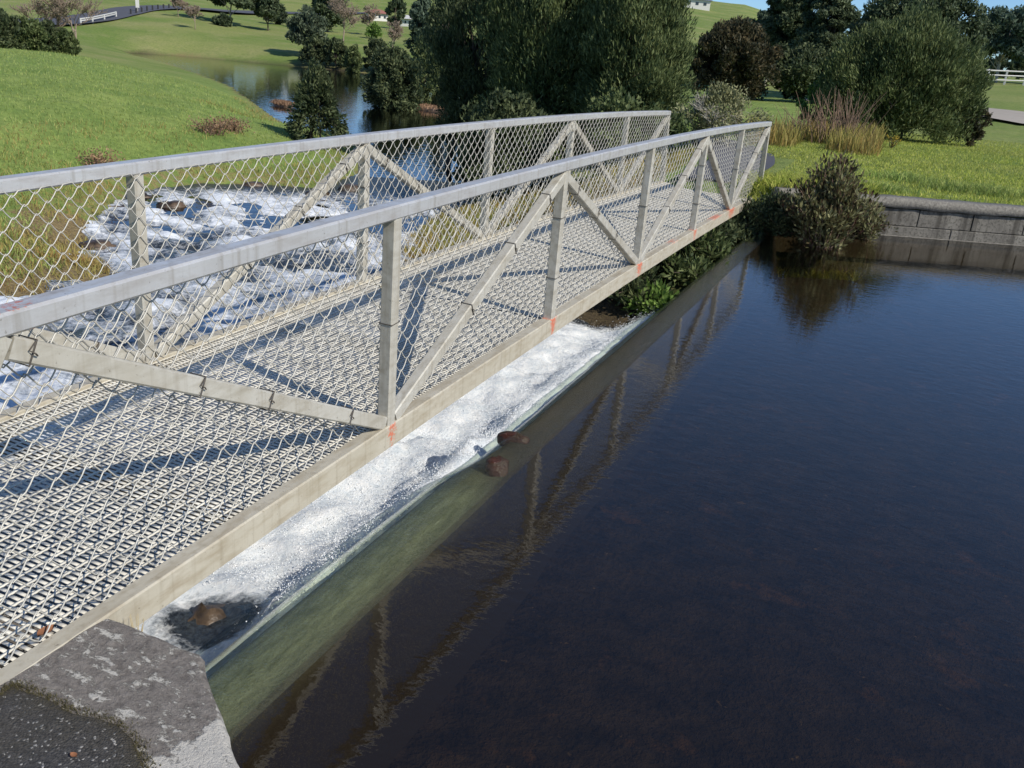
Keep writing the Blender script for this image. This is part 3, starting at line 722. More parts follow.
def br(co):
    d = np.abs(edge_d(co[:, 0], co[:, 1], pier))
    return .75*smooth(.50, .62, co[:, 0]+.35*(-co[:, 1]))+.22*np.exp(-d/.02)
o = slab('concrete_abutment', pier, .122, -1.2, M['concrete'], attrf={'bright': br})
tag(o, 'lichen spotted concrete abutment at the near end of the footbridge', 'abutment')
aw = [tuple(at(px, py, .126)[:2]) for px, py in ((-30, 708), (0, 693), (13, 684), (32, 690), (54, 701), (73, 711), (100, 717), (119, 725), (133, 738), (141, 755), (147, 772), (153, 795))]
asp = [(-3.2, -.16), (-.14, -.16)]+aw+[(1.0, -.8), (1.5, -1.3), (2.0, -1.76), (2.4, -5), (-3.2, -5)]
o = slab('asphalt_path', asp, .127, -.2, M['asphalt'], edge=.012, attrf={'edge': lambda co: np.exp(-edge_d(co[:, 0], co[:, 1], asp)/.03)}); struct(o)
mb = MB(); mb.box((-.9, .06, -.55), (1.75, .45, 1.12), .02)
o = mb.build('bridge_seat', M['concrete'], None, attrs={'bright': np.zeros(mb.n)}); tag(o, 'concrete seat block hidden below the near end of the deck', 'bridge seat')
mb = MB(); mb.box((-.78, 12.3, -.5), (1.9, 1.0, .98), .02)
o = mb.build('bridge_seat', M['concrete'], None, attrs={'bright': np.zeros(mb.n)}); tag(o, 'shaded concrete seat block under the far end of the deck', 'bridge seat')
rs_ = np.random.default_rng(5); nm = 2600; seg = rs_.integers(0, len(aw)-1, nm); tq = rs_.random(nm); A_ = np.array(aw)
q_ = A_[seg]+(A_[seg+1]-A_[seg])*tq[:, None]+rs_.normal(size=(nm, 2))*np.array([.012, .012]); hm = rs_.uniform(.003, .011, nm)
B_ = np.column_stack([q_, np.full(nm, .121)]); an_ = rs_.random(nm)*2*PI; S_ = np.column_stack([np.cos(an_), np.sin(an_), an_*0])*.0016; T_ = B_+np.column_stack([rs_.normal(size=nm)*.003, rs_.normal(size=nm)*.003, hm])
o = mk('edge_moss', np.stack([B_-S_, B_+S_, T_], 1).reshape(-1, 3), np.arange(nm*3).reshape(-1, 3), M['moss']); o['kind'] = 'stuff'
# far path leading off the bridge
def ribbon(name, pts, wid, mat, lift=.02, n=60):
    pts = np.array(pts, float); t = np.r_[0, np.cumsum(np.hypot(*np.diff(pts, axis=0).T))]; q = np.linspace(0, t[-1], n)
    c_ = np.stack([np.interp(q, t, pts[:, 0]), np.interp(q, t, pts[:, 1])], 1)
    for _ in range(4): c_[1:-1] = (c_[:-2]+2*c_[1:-1]+c_[2:])/4
    T = np.gradient(c_, axis=0); T /= np.linalg.norm(T, axis=1)[:, None]; Nn = np.stack([T[:, 1], -T[:, 0]], 1)
    wv = wid if np.isscalar(wid) else np.interp(q, t, wid)[:, None]
    ws = np.linspace(-1, 1, 7); V = c_[:, None, :]+Nn[:, None, :]*(np.broadcast_to(np.asarray(wv), (n, 1))[:, None, :]/2)*ws[None, :, None]
    Zr = terrain(V[..., 0], V[..., 1])
    Zr = np.maximum(Zr, Zr.mean(1, keepdims=True))+lift
    return mk(name, np.concatenate([V, Zr[..., None]], -1), grid_faces(n, 7), mat, None, True)
p1 = at(783, 163, .25)
struct(ribbon('far_footpath', [(-.78, 12.5), (-.76, 13.6), (-.75, 15.0), (-1.0, 16.6), (-2., 19), (-4.5, 22)], 1.1, M['road'], .03))

# ------------------------------------------------------------------ block retaining wall along the upper pond
wall = empty('retaining_wall', (WO[0], WO[1], ZP-.3), 'grey block retaining wall with rough coping between the pond and the lawn', 'wall')
wall.rotation_euler = (0, 0, TH)
mb = MB()
u = -1.35; rng2 = random.Random(4)
H0 = .0
body = MB(); body.box((5.2, .17, .24), (13.2, .26, .60), .0); body.build('core', M['wall'], wall)
while u < 11:
    w_ = rng2.uniform(.62, .80)
    mb.box((u+w_/2, .035+rng2.uniform(-.004, .004), .565), (w_-.012, .05, .235), .006); u += w_
mb.build('block_course', M['wall'], wall)
mb = MB(); u = -1.4
while u < 11:
    w_ = rng2.uniform(.9, 1.4); mb.box((u+w_/2, .03, .345), (w_-.010, .07, .19), .008); u += w_
mb.build('base_course', M['wall'], wall)
mb = MB(); ux = np.arange(-1.45, 11.2, .06)
rings = []
for q in ux:
    j = lambda s: (float(fbm(q*5, s*3.3, 3))-.5)*.035
    zt = .835+j(1)*.5; rings.append(np.array([[q, -.035+j(2), .70+j(5)], [q, -.045+j(3), .77], [q, -.03+j(4), zt-.01], [q, .0+j(6), zt], [q, .25, zt+j(7)*.3], [q, .28, .70]]))
mb.ring(rings); mb.build('coping', M['coping'], wall, True)
# foamy scum line at the foot of the wall
mb = MB(); rings = []
for q in np.arange(-.2, 11, .05):
    j = (float(fbm(q*7, 2.2, 3))-.5)*.03; rings.append(np.array([[q, -.02+j*.2, .30], [q, -.035+j, .302], [q, -.022+j, .307], [q, -.0, .308]]))
mb.ring(rings); mb.build('waterline', M['coping'], wall)

# ------------------------------------------------------------------ vegetation
def sprigs(P, Dv, L, Wd, up_bias=0., n3=True):
    """diamond leaves: centre P, direction Dv, length L, width Wd"""
    n = len(P); Dv = Dv/np.linalg.norm(Dv, axis=1)[:, None]
    rv = rng.normal(size=(n, 3)); S = np.cross(Dv, rv); S /= np.linalg.norm(S, axis=1)[:, None]+1e-9
    L = np.broadcast_to(L, n)[:, None]; Wd = np.broadcast_to(Wd, n)[:, None]
    V = np.stack([P-Dv*L*.5, P+S*Wd*.5-Dv*L*.05, P+Dv*L*.5, P-S*Wd*.5-Dv*L*.05], 1).reshape(-1, 3)
    return V, np.arange(n*4).reshape(-1, 4)
def crown_mesh(name, parent, mat, w, d, h, z0, n, leaf, style='bush', seed=0, clumps=60, dens=.9):
    """leaf-sized faces in clumps spread through an uneven volume ; local coordinates, base at z0"""
    rs = np.random.default_rng(seed)
    # clump centres
    c = rs.normal(size=(clumps, 3)); c /= np.linalg.norm(c, axis=1)[:, None]
    rad_ = rs.uniform(.45, .98, clumps)**.6
    c[:, 2] = c[:, 2]
    if style == 'cone':
        t = rs.random(clumps)**.75; a = rs.random(clumps)*2*PI; r_ = (1-t)**.8*(.75+.3*rs.random(clumps)); c = np.stack([np.cos(a)*r_, np.sin(a)*r_, t*2-1], 1)
    elif style == 'euc':
        c = c*rad_[:, None]; c[:, 2] = np.where(c[:, 2] < -.5, -.5+rs.random(clumps)*.6, c[:, 2])
    else:
        c = c*rad_[:, None]
        wz = 1-.35*np.clip(c[:, 2], 0, 1); c[:, 0] *= wz; c[:, 1] *= wz
        if style in ('bush', 'feather'):      # broad right down to the ground
            low = c[:, 2] < 0; c[low, :2] /= np.maximum(.6, np.sqrt(np.maximum(0.2, 1-c[low, 2]**2)))[:, None]*1.05
    lob = 1+.30*np.sin(3*np.arctan2(c[:, 1], c[:, 0])+seed)*rs.random(clumps)+rs.normal(size=clumps)*.10
    out_ = rs.random(clumps) < .14; c[out_] *= 1.14
    c[:, :2] *= lob[:, None]
    ctr = c*np.array([w/2*.84, d/2*.84, h/2*.88]); ctr[:, 2] += z0+h/2
    cs = (.078 if style != 'euc' else .07)*((w*d*h)**(1/3))*rs.uniform(.6, 1.5, clumps)
    idx = rs.integers(0, clumps, n)
    g = rs.normal(size=(n, 3)); g /= np.linalg.norm(g, axis=1)[:, None]; rr_ = rs.random(n)**.45
    off = g*rr_[:, None]*cs[idx][:, None]*np.array([1.25, 1.25, .85 if style == 'euc' else 1.25])
    P = ctr[idx]+off
    out = P-np.array([0, 0, z0+h*.35]); out /= np.linalg.norm(out, axis=1)[:, None]+1e-9
    Dv = {'feather': out*.6+np.array([0, 0, .9])+rs.normal(size=(n, 3))*.45, 'bush': out*.7+np.array([0, 0, .5])+rs.normal(size=(n, 3))*.7,
          'cone': out*1.+rs.normal(size=(n, 3))*.5, 'euc': rs.normal(size=(n, 3))*.8+np.array([0, 0, -.5])}[style]
    keep = P[:, 2] > z0*0+.02
    V, Fq = sprigs(P[keep], Dv[keep], leaf*rs.uniform(.6, 1.4, keep.sum()), leaf*(.22 if style == 'feather' else .42)*rs.uniform(.7, 1.3, keep.sum()))
    mk('crown', V, Fq, mat, parent)
    return ctr
def trunk_mesh(parent, mat, ctr, h0, r0, seed=0, nl=10, multi=1, spread=.1):
    rs = np.random.default_rng(seed+5); mb = MB()
    for m_ in range(multi):
        bx_, by_ = (rs.normal(size=2)*spread) if multi > 1 else (0, 0)
        top = ctr[rs.integers(len(ctr))]*np.array([.3, .3, 1]) ; top[2] = max(h0, ctr[:, 2].mean())
        pts = []; n = 7
        for i in range(n):
            t = i/(n-1); pts.append([bx_+(top[0]-bx_)*t+rs.normal()*.03*top[2]*t, by_+(top[1]-by_)*t+rs.normal()*.03*top[2]*t, -.3+(top[2]+.3)*t])
        mb.tube(pts, np.linspace(r0, r0*.4, n)/(multi**.4), 7)
        pts = np.array(pts)
        for i in range(nl):
            s = pts[rs.integers(2, n)]; e = ctr[rs.integers(len(ctr))]
            mid = (s+e)/2+np.array([0, 0, .1*np.linalg.norm(e-s)])+rs.normal(size=3)*.04*np.linalg.norm(e-s)
            mb.tube([s, (s+mid)/2, mid, (mid+e)/2, e], np.linspace(r0*.38, r0*.08, 5)/(multi**.4), 5)
    mb.build('trunk', mat, parent, True)
def place(px, r, py=80):
    a = azi(px, py); x = CAM[0]+r*math.sin(a); y = CAM[1]+r*math.cos(a); return x, y
def zpix(px, py, r):
    d = ray(px, py); return CAM[2]+d[2]/math.hypot(d[0], d[1])*r
def tree(name, label, cat, x0, x1, ytop, r, mat, style='bush', n=9000, leaf=.15, group=None, bark='bark', crown_from=0., seed=1, clumps=60, multi=1, wd=None, r0=None, ybase=None):
    lf = min(leaf, r*.0044) if r > 35 else leaf; n = int(min(40000, n*(leaf/lf)**2*.8)) if lf < leaf else n; leaf = lf; clumps = int(clumps*1.7)
    pc = (x0+x1)/2; x, y = place(pc, r, ytop+20); zg = float(terrain(x, y))-.03
    w = (x1-x0)/F*r*1.02; H_ = zpix(pc, ytop, r)-zg
    t = empty(name, (x, y, zg), label, cat, group)
    z0 = H_*crown_from
    ctr = crown_mesh(name, t, mat, w, wd or w*.9, H_-z0, z0, n, leaf, style, seed, clumps)
    trunk_mesh(t, M[bark], ctr, H_*.5, r0 or max(.03, H_*.022), seed, 12, multi, w*.12)
    return t
def bare(name, label, cat, px, ytop, r, mat='twig', seed=1, depth=6, spread=.55, group=None, w_=None, base_r=.022, kids=3):
    rmin = r*.00022
    x, y = place(px, r, ytop+20); zg = float(terrain(x, y))-.05; H_ = zpix(px, ytop, r)-zg
    t = empty(name, (x, y, zg), label, cat, group); rs = np.random.default_rng(seed); big = MB(); fine = MB()
    def go(p, d, L, rad, lv):
        n = 4; pts = [p]; q = p.copy(); dd = d.copy()
        for i in range(n):
            dd = dd+rs.normal(size=3)*.12; dd[2] += .05; dd /= np.linalg.norm(dd); q = q+dd*L/n; pts.append(q.copy())
        (big if lv >= depth-1 else fine).tube(pts, np.maximum(np.linspace(rad, rad*.62, n+1), rmin), 5 if lv > depth-2 else 3)
        if lv <= 0: return
        for _ in range(3 if lv > 1 else 3):
            nd = dd+rs.normal(size=3)*spread; nd[2] = abs(nd[2])*.6+.25; nd /= np.linalg.norm(nd)
            go(pts[rs.integers(2, n+1)], nd, L*rs.uniform(.66, .86), rad*.6, lv-1)
    go(np.array([0., 0, 0]), np.array([0, 0, 1.]), H_*.30, H_*base_r, depth)
    big.build('trunk', M[mat], t, True); fine.build('crown', M[mat], t, True); return t

# --- right bank, from the left to the right of the view
tree('tea_tree', 'big dark feathery tree beside the lower pond, leftmost of the tall mass', 'tree', 436, 540, -75, 27, M['leaf_dark'], 'feather', 60000, .15, 'tall tea trees behind the footbridge', seed=3, clumps=150, multi=3)
tree('tea_tree', 'tallest dark feathery tree in the middle of the mass behind the far railing', 'tree', 505, 632, -110, 24, M['leaf_olive'], 'feather', 95000, .135, 'tall tea trees behind the footbridge', seed=4, clumps=190, multi=3)
tree('tea_tree', 'olive feathery tree at the right end of the mass, next to open sky', 'tree', 598, 702, -70, 22, M['leaf_olive'], 'feather', 75000, .125, 'tall tea trees behind the footbridge', seed=5, clumps=150, multi=3)
tree('bank_bush', 'low dark bush under the tall feathery trees at the water edge', 'bush', 452, 560, 88, 20, M['leaf_dark'], 'bush', 16000, .12, seed=6, clumps=70)
tree('bank_bush', 'low olive bush filling the foot of the tall trees beside the grey twiggy shrub', 'bush', 560, 690, 92, 19, M['leaf_olive'], 'bush', 16000, .12, seed=7, clumps=70)
tree('twiggy_shrub', 'pale twiggy shrub with grey bare branches behind the far end of the bridge', 'shrub', 682, 768, 84, 20, M['leaf_pale'], 'bush', 6500, .075, seed=8, clumps=60, multi=4, bark='twig_grey')
bare('bare_shrub', 'pale grey leafless branches rising from the twiggy shrub', 'shrub', 722, 66, 19.5, 'twig_grey', 31, 5, .6, base_r=.02)
tree('round_tree', 'dark round tree with reddish brown foliage below the small white house', 'tree', 698, 778, 14, 45, M['leaf_brown'], 'bush', 20000, .28, seed=9, clumps=90, r0=.15)
tree('gum_tree', 'grey green gum tree just right of the round brown tree', 'tree', 748, 800, 8, 62, M['leaf_blue'], 'euc', 12000, .42, 'gum trees against the sky', crown_from=.25, seed=10, clumps=70, bark='bark_pale')
tree('gum_tree', 'tall dark green gum tree rising left of the big round shrub', 'tree', 772, 822, -38, 58, M['leaf_euc2'], 'euc', 15000, .40, 'gum trees against the sky', crown_from=.08, seed=11, clumps=90)
tree('gum_tree', 'second tall dark gum tree with a slim top, crowding the first', 'tree', 808, 858, -30, 54, M['leaf_euc2'], 'euc', 15000, .38, 'gum trees against the sky', crown_from=.08, seed=12, clumps=90)
tree('low_tree', 'dark low thicket between the tall gum trees and the reeds', 'tree', 770, 850, 42, 46, M['leaf_dark'], 'bush', 14000, .26, seed=13, clumps=60)
tree('gum_tree', 'broad dark gum tree topping the big round shrub', 'tree', 872, 978, -22, 50, M['leaf_euc2'], 'euc', 20000, .36, 'gum trees against the sky', crown_from=.15, seed=14, clumps=110)
tree('round_shrub', 'huge rounded olive shrub growing down to the lawn', 'shrub', 838, 986, 12, 28, M['leaf_olive'], 'feather', 90000, .135, seed=15, clumps=220, multi=4)
tree('gum_tree', 'open gum tree at the right edge behind the white rail fence', 'tree', 972, 1048, 4, 95, M['leaf_blue'], 'euc', 13000, .55, 'gum trees against the sky', crown_from=.12, seed=16, clumps=80, bark='bark_pale')
tree('gum_tree', 'gum tree cut by the right edge of the photo', 'tree', 1010, 1100, 0, 100, M['leaf_blue'], 'euc', 9000, .55, 'gum trees against the sky', crown_from=.12, seed=17, clumps=70)
tree('small_tree', 'small dark tree on the skyline above the white hilltop house', 'tree', 684, 706, 9, 262, M['leaf_euc2'], 'bush', 2500, .9, seed=18, clumps=25)
tree('small_bush', 'fresh green bush in front of the reeds left of the dead stems', 'bush', 800, 826, 78, 30, M['leaf_bright'], 'bush', 2500, .10, seed=19, clumps=20)
tree('edge_bush', 'brown twiggy bush at the right foot of the huge round shrub', 'bush', 962, 992, 98, 28, M['leaf_brown'], 'bush', 2500, .10, seed=20, clumps=20)
tree('yellow_clump', 'small clump of yellow flowers at the foot of the huge round shrub', 'flowers', 881, 898, 131, 23.5, M['flower'], 'bush', 200, .045, seed=21, clumps=8)
# dead stems
def stems(name, label, cat, x, y, n, h, spread, mat, lean=.3, rad=.008, seed=1, leafm=None, group=None):
    rs = np.random.default_rng(seed); zg = float(terrain(x, y)); t = empty(name, (x, y, zg-.03), label, cat, group); mb = MB(); P = []
    for i in range(n):
        b = rs.normal(size=2)*spread*.6; hh = h*rs.uniform(.45, 1.); l_ = rs.normal(size=2)*lean*hh+b*.5
        pts = [[b[0], b[1], 0], [b[0]+l_[0]*.3, b[1]+l_[1]*.3, hh*.5], [b[0]+l_[0], b[1]+l_[1], hh]]
        mb.tube(pts, [rad, rad*.8, rad*.3], 4)
    mb.build('stems', mat, t)
    return t
x, y = place(846, 23); stems('dead_stems', 'tall reddish dead stems standing left of the huge round shrub', 'dead stems', x, y, 90, 1.3, .55, M['twig_red'], .22, .011, 2)
x, y = place(815, 24); stems('dead_stems', 'shorter reddish dead stems at the left end of the dead thicket', 'dead stems', x, y, 50, .8, .4, M['twig_red'], .2, .010, 3)
# reed / grass tufts
def blades(name, pts, hmin, hmax, wd, mat, lean=.35, per=1, jitter=.0, seed=5):
    rs = np.random.default_rng(seed); pts = np.asarray(pts, float)
    if per > 1: pts = np.repeat(pts, per, 0); pts = pts+rs.normal(size=pts.shape)*jitter
    n = len(pts); z = terrain(pts[:, 0], pts[:, 1])-.01; h = rs.uniform(hmin, hmax, n)
    a = rs.random(n)*2*PI; l_ = rs.normal(size=(n, 2))*lean*h[:, None]; w2 = wd*rs.uniform(.6, 1.3, n)/2
    B = np.stack([pts[:, 0], pts[:, 1], z], 1); S = np.stack([np.cos(a)*w2, np.sin(a)*w2, 0*a], 1)
    Mid = B+np.stack([l_[:, 0]*.4, l_[:, 1]*.4, h*.6], 1); T = B+np.stack([l_[:, 0], l_[:, 1], h*(1-.2*np.hypot(l_[:, 0], l_[:, 1])/h)], 1)
    V = np.stack([B-S, B+S, Mid+S*.7, Mid-S*.7, T], 1).reshape(-1, 3)
    i = np.arange(n)[:, None]*5
    Fc = np.concatenate([i+np.array([[0, 1, 2]]), i+np.array([[0, 2, 3]]), i+np.array([[3, 2, 4]])])
    return mk(name, V, Fc, mat)
def scatter(n, x0, x1, y0, y1, cond, seed=1):
    rs = np.random.default_rng(seed); P = np.stack([rs.uniform(x0, x1, n), rs.uniform(y0, y1, n)], 1)
    return P[cond(P[:, 0], P[:, 1])]
def dens(x, y, s=.5, th=.4): return fbm(x*s+3, y*s+7, 3) > th
vv_ = lambda x, y: (x-WO[0])*E2[0]+(y-WO[1])*E2[1]
P = scatter(260000, -1.5, 13, 11.5, 33, lambda x, y: (vv_(x, y) > .28) & (x > -.9+.0*y) & ((np.abs(x+.75) > .75) | (y > 16.5)) & (rng.random(len(x)) < np.clip((17/np.hypot(x, y))**2, .12, 1)) & (np.hypot(x-2, y+1.4) < 33), 1)
o = blades('lawn_grass', P, .025, .075, .011, M['blade_lawn'], .5); o['kind'] = 'stuff'
cen_ = [at(870, 188, .3), at(955, 190, .3), at(985, 192, .3), at(905, 180, .3)]
Pt = np.concatenate([np.array([[c_[0], c_[1]]])+np.random.default_rng(i).normal(size=(900, 2))*np.array([.28, .18]) for i, c_ in enumerate(cen_)])
Pt = Pt[vv_(Pt[:, 0], Pt[:, 1]) > .32]
o = blades('rank_grass', Pt, .08, .20, .012, M['blade'], .6, seed=8); o['kind'] = 'stuff'
P = scatter(330000, -34, -4, 2, 32, lambda x, y: (rng.random(len(x)) < np.clip((13/np.hypot(x-2, y+1.4))**1.6, .05, 1)) & (sdist(x, y) > .5), 2)
o = blades('meadow_grass', P, .04, .12, .013, M['blade'], .55, seed=9); o['kind'] = 'stuff'
P = scatter(150000, -32, -2, 2, 32, lambda x, y: (np.abs(sdist(x, y)-.55) < .65) & dens(x, y, .8, .42) & (rng.random(len(x)) < np.clip((14/np.hypot(x-2, y+1.4))**1.5, .05, 1)), 3)
P3 = scatter(160000, -32, -2, 2, 32, lambda x, y: (np.abs(sdist(x, y)-1.7) < 1.6) & dens(x, y, .45, .53) & (rng.random(len(x)) < np.clip((14/np.hypot(x-2, y+1.4))**1.5, .05, .7)), 13)
P = np.concatenate([P, P3])
P2 = scatter(60000, -8, -1.7, 6.5, 17, lambda x, y: (sdist(x, y) > .0) & (rng.random(len(x)) < .5), 4)
o = blades('dry_grass', np.concatenate([P, P2]), .05, .17, .013, M['blade_dry'], .6, seed=10); o['kind'] = 'stuff'
# reeds near the pale shrub
P = scatter(9000, -3.5, 3, 19, 24, lambda x, y: (np.degrees(np.arctan2(x-2.0, y+1.4)) > -9.5) & (np.degrees(np.arctan2(x-2., y+1.4)) < -2) & dens(x, y, .7, .4), 6)
o = blades('reed_bed', P, .25, .6, .02, M['blade_dry'], .25, seed=11); o['kind'] = 'stuff'
# green verge around the far end of the bridge
P = scatter(9000, -.35, 1.6, 10.9, 13.2, lambda x, y: (vv_(x, y) > -.05) | ((x < .25) & (y > 11.2)), 7)
o = blades('verge_grass', P, .08, .22, .014, M['blade_lawn'], .6, seed=12); o['kind'] = 'stuff'

# --- the shrub at the water edge (reddish stems, leafy)
def leafy(name, label, cat, x, y, zb, w, h, mat, stem, n=7000, leaf=.05, nst=60, seed=1, up_=.9):   # stems fanning from the root, leaves along them
    rs = np.random.default_rng(seed); t = empty(name, (x, y, zb), label, cat); mb = MB(); P = []; Dv = []
    for i in range(nst):
        a = rs.random()*2*PI; r_ = rs.random()**.6; b = np.array([math.cos(a), math.sin(a)])*w*.16*r_
        tip = np.array([math.cos(a)*w*.5*r_*rs.uniform(.6, 1.1), math.sin(a)*w*.5*r_*rs.uniform(.6, 1.1), h*(1-.55*r_**1.6)*rs.uniform(.62, 1.)])
        p0 = np.array([b[0], b[1], 0]); mid = (p0+tip)/2+np.array([0, 0, .12*h])+rs.normal(size=3)*.04
        pts = [p0, (p0+mid)/2+rs.normal(size=3)*.02, mid, (mid+tip)/2, tip]; mb.tube(pts, np.linspace(.011, .004, 5), 4)
        m_ = n//nst; s = rs.uniform(.12, 1.02, m_); pp = np.array([np.interp(s, np.linspace(0, 1, 5), np.array(pts)[:, k_]) for k_ in range(3)]).T
        off = rs.normal(size=(m_, 3))*.055; P.append(pp+off); Dv.append(off/.055*.8+np.array([0, 0, up_])+(tip-p0)*.3)
    P = np.concatenate(P); Dv = np.concatenate(Dv); k_ = P[:, 2] > .0
    V, Fq = sprigs(P[k_], Dv[k_], leaf*rs.uniform(.7, 1.5, k_.sum()), leaf*.42)
    mb.build('stems', stem, t); mk('leaves', V, Fq, mat, t); return t
p = at(822, 247, ZP); leafy('waterside_shrub', 'bushy shrub with reddish stems and mottled leaves overhanging the pond by the block wall', 'shrub', p[0]-.03, p[1]+.12, ZP-.02, 1.25, 1.28, M['leaf_red'], M['twig_red'], 8000, .07, 120, 3, 1.5)
p = at(772, 236, ZP); leafy('waterside_shrub', 'darker lower growth between the reddish shrub and the bridge end', 'shrub', p[0]-.0, p[1]+.35, ZP-.02, 1.2, .62, M['leaf_dark'], M['twig_red'], 9000, .05, 60, 4)
p = at(875, 240, ZP); leafy('waterside_shrub', 'small twiggy clump at the right foot of the reddish shrub touching the wall', 'shrub', p[0]-.15, p[1]+.0, ZP-.02, .7, .62, M['leaf_red'], M['twig_red'], 3500, .045, 40, 6)
leafy('waterside_shrub', 'low dark leafy clump hiding the corner where the weir meets the far bank', 'shrub', .36, 11.35, ZP-.02, .8, .5, M['leaf_dark'], M['twig_red'], 5000, .05, 50, 44)
for i, (x_, y_, w_, h_, lab) in enumerate(((-.18, 7.75, .55, .30, 'light green leafy plant under the bridge, nearest the white water'), (-.12, 8.7, .7, .36, 'light green leafy plant under the bridge, middle of the bank'), (-.1, 9.6, .7, .38, 'light green leafy plant under the bridge, nearest the far bank'))):
    leafy('bank_plant', lab, 'plant', x_, y_, float(terrain(x_, y_))-.02, w_, h_, M['leaf_olive' if i else 'leaf_bright'], M['bark'], 1300, .085, 24, 20+i, .5)
for i, (x_, y_) in enumerate(((-.6, 7.9), (-.55, 8.6), (-.7, 9.4), (-.3, 10.2), (-.05, 10.9))):
    leafy('bank_plant', 'dark leafy undergrowth in the shade beneath the far half of the bridge', 'plant', x_, y_, float(terrain(x_, y_))-.02, 1.0, .42, M['leaf_dark'], M['bark'], 2600, .07, 26, 30+i, .5)['group'] = 'shaded undergrowth below the bridge'

# --- left side, near: shrub on the point, dock plants
tree('point_shrub', 'dark open shrub on the grassy point in front of the lower pond', 'shrub', 282, 352, 66, 27.5, M['leaf_dark'], 'cone', 9000, .13, seed=40, clumps=80, multi=3)
for i, (px, py, r_, lab) in enumerate(((99, 158, 13.5, 'small reddish brown dock clump low on the meadow, left one'), (212, 140, 18.0, 'tall reddish brown dead weeds on the meadow above the railing'), (232, 136, 19.0, 'brown dead weeds just right of the tall dead weeds'))):
    x_, y_ = at(px, py, -1.0)[:2]
    tp = stems('dead_weeds', lab, 'weeds', x_, y_, 60, .42 if i else .25, .22, M['twig_red'], .3, .012, 50+i)
    V, Fq = sprigs(np.random.default_rng(i).normal(size=(500, 3))*np.array([.22, .22, .10])+np.array([0, 0, .20]), np.random.default_rng(i+9).normal(size=(500, 3)), .07, .03)
    mk('leaves', V, Fq, M['reed_red'], tp)
# islet bush and its neighbours in the lower pond
for (x0, x1, yt, px, py, lab, mt, n, sd) in (
    (366, 426, 42, 396, 108, 'dark rounded bush on the islet in the lower pond', 'leaf_dark', 16000, 41),
    (408, 440, 34, 424, 100, 'lighter open bush behind the dark islet bush', 'leaf_olive', 7000, 42)):
    w3 = at(px, py, ZL); r_ = math.hypot(w3[0]-CAM[0], w3[1]-CAM[1])
    t = tree('islet_bush', lab, 'bush', x0, x1, yt, r_, M[mt], 'bush', n, .20, seed=sd, clumps=60); 
    for ch in t.children: pass
def mound(name, label, px, py, w, d, h):
    c_ = at(px, py, ZL); mb = MB(); rings = []
    for i, (s, z) in enumerate(((1.0, -.3), (.9, .02), (.7, .6), (.4, .95), (.05, 1.))):
        a = np.arange(20)*2*PI/20; rings.append(np.stack([np.cos(a)*w*s/2*(1+.12*np.sin(3*a+i)), np.sin(a)*d*s/2, np.full(20, z*h)], 1))
    mb.ring(rings); o = mb.build(name, M['rock'], None, True); o.location = (c_[0], c_[1], ZL); o.rotation_euler = (0, 0, -.4); return o
for px, py, w, lab in ((283, 106, 1.5, 'low russet sedge patch in the water left of the point shrub'), (425, 109, 3.2, 'russet sedge strip on the islet at the foot of the dark bush')):
    o = tag(mound('sedge_patch', lab, px, py, w, w*.5, .14), lab, 'sedge')
    rs = np.random.default_rng(px); n = 1400; q = rs.normal(size=(n, 2))*np.array([w*.2, w*.1]); P = np.stack([q[:, 0], q[:, 1], .08+rs.random(n)*.12], 1)
    V, Fq = sprigs(P, rs.normal(size=(n, 3))*.6+np.array([0, 0, 1.]), .18, .03); mk('blades', V, Fq, M['reed_red'], o)

# --- far side of the lower pond
far_trees = [
 # label, x0,x1,ytop,r,mat,style,n,leaf,crown_from
 ('dark gum tree with a pale trunk standing on the far slope right of the road', 196, 262, -26, 122, 'leaf_euc2', 'euc', 12000, .62, .22, 'bark_pale'),
 ('smaller dark gum tree close right of the pale trunked gum', 252, 284, -8, 120, 'leaf_euc2', 'euc', 5000, .55, .15, 'bark'),
 ('grey green tree leaning over the far slope above the round bushes', 286, 328, 6, 92, 'leaf_euc', 'bush', 6000, .40, .1, 'bark_pale'),
 ('tall dark tree behind the grey green tree on the far slope', 310, 345, -22, 128, 'leaf_euc2', 'bush', 6000, .6, .05, 'bark'),
 ('blue green tree on the far bank just left of the tall dark mass', 408, 436, -6, 92, 'leaf_blue', 'bush', 9000, .38, .0, 'bark'),
 ('dark tree behind the lower pond beside the blue green tree', 430, 466, -30, 75, 'leaf_dark', 'bush', 9000, .34, .0, 'bark'),
 ('tiny round tree on the slope under the red roofed house', 366, 382, 22, 122, 'leaf_bright', 'bush', 1200, .4, .0, 'bark')]
for i, (lab, x0, x1, yt, r_, mt, st, n, lf, cf, bk) in enumerate(far_trees):
    tree('slope_tree', lab, 'tree', x0, x1, yt, r_, M[mt], st, n, lf, 'trees on the far slope', bk, cf, 60+i, 50)
for i, (lab, px, yt, r_, sd) in enumerate((
 ('leafless tan tree spreading above the dark hedge', 72, -22, 62, 71), ('second leafless tree half hidden at the left of the hedge', 48, -14, 64, 72),
 ('slim leafless tree left of the gum on the far slope', 195, 2, 108, 73), ('small leafless tree left of the road bollard bend', 178, -8, 122, 74),
 ('broad brown leafless tree in the middle of the far slope', 344, -6, 108, 75), ('brown leafless tree above the islet bush', 392, 12, 100, 76), ('pale leafless tree behind the brown one on the far slope', 372, 0, 128, 77))):
    bare('bare_tree', lab, 'tree', px, yt, r_, 'twig', sd, 6, .6, 'leafless trees on the far slope', base_r=.018)
bushes = [('dark hedge bush at the left edge of the photo', 0-25, 22, 8, 50), ('dark hedge bush, second from the left edge', 14, 44, 16, 50), ('dark hedge bush, third from the left edge', 36, 62, 20, 51), ('dark hedge bush at the right end of the hedge', 54, 78, 26, 51)]
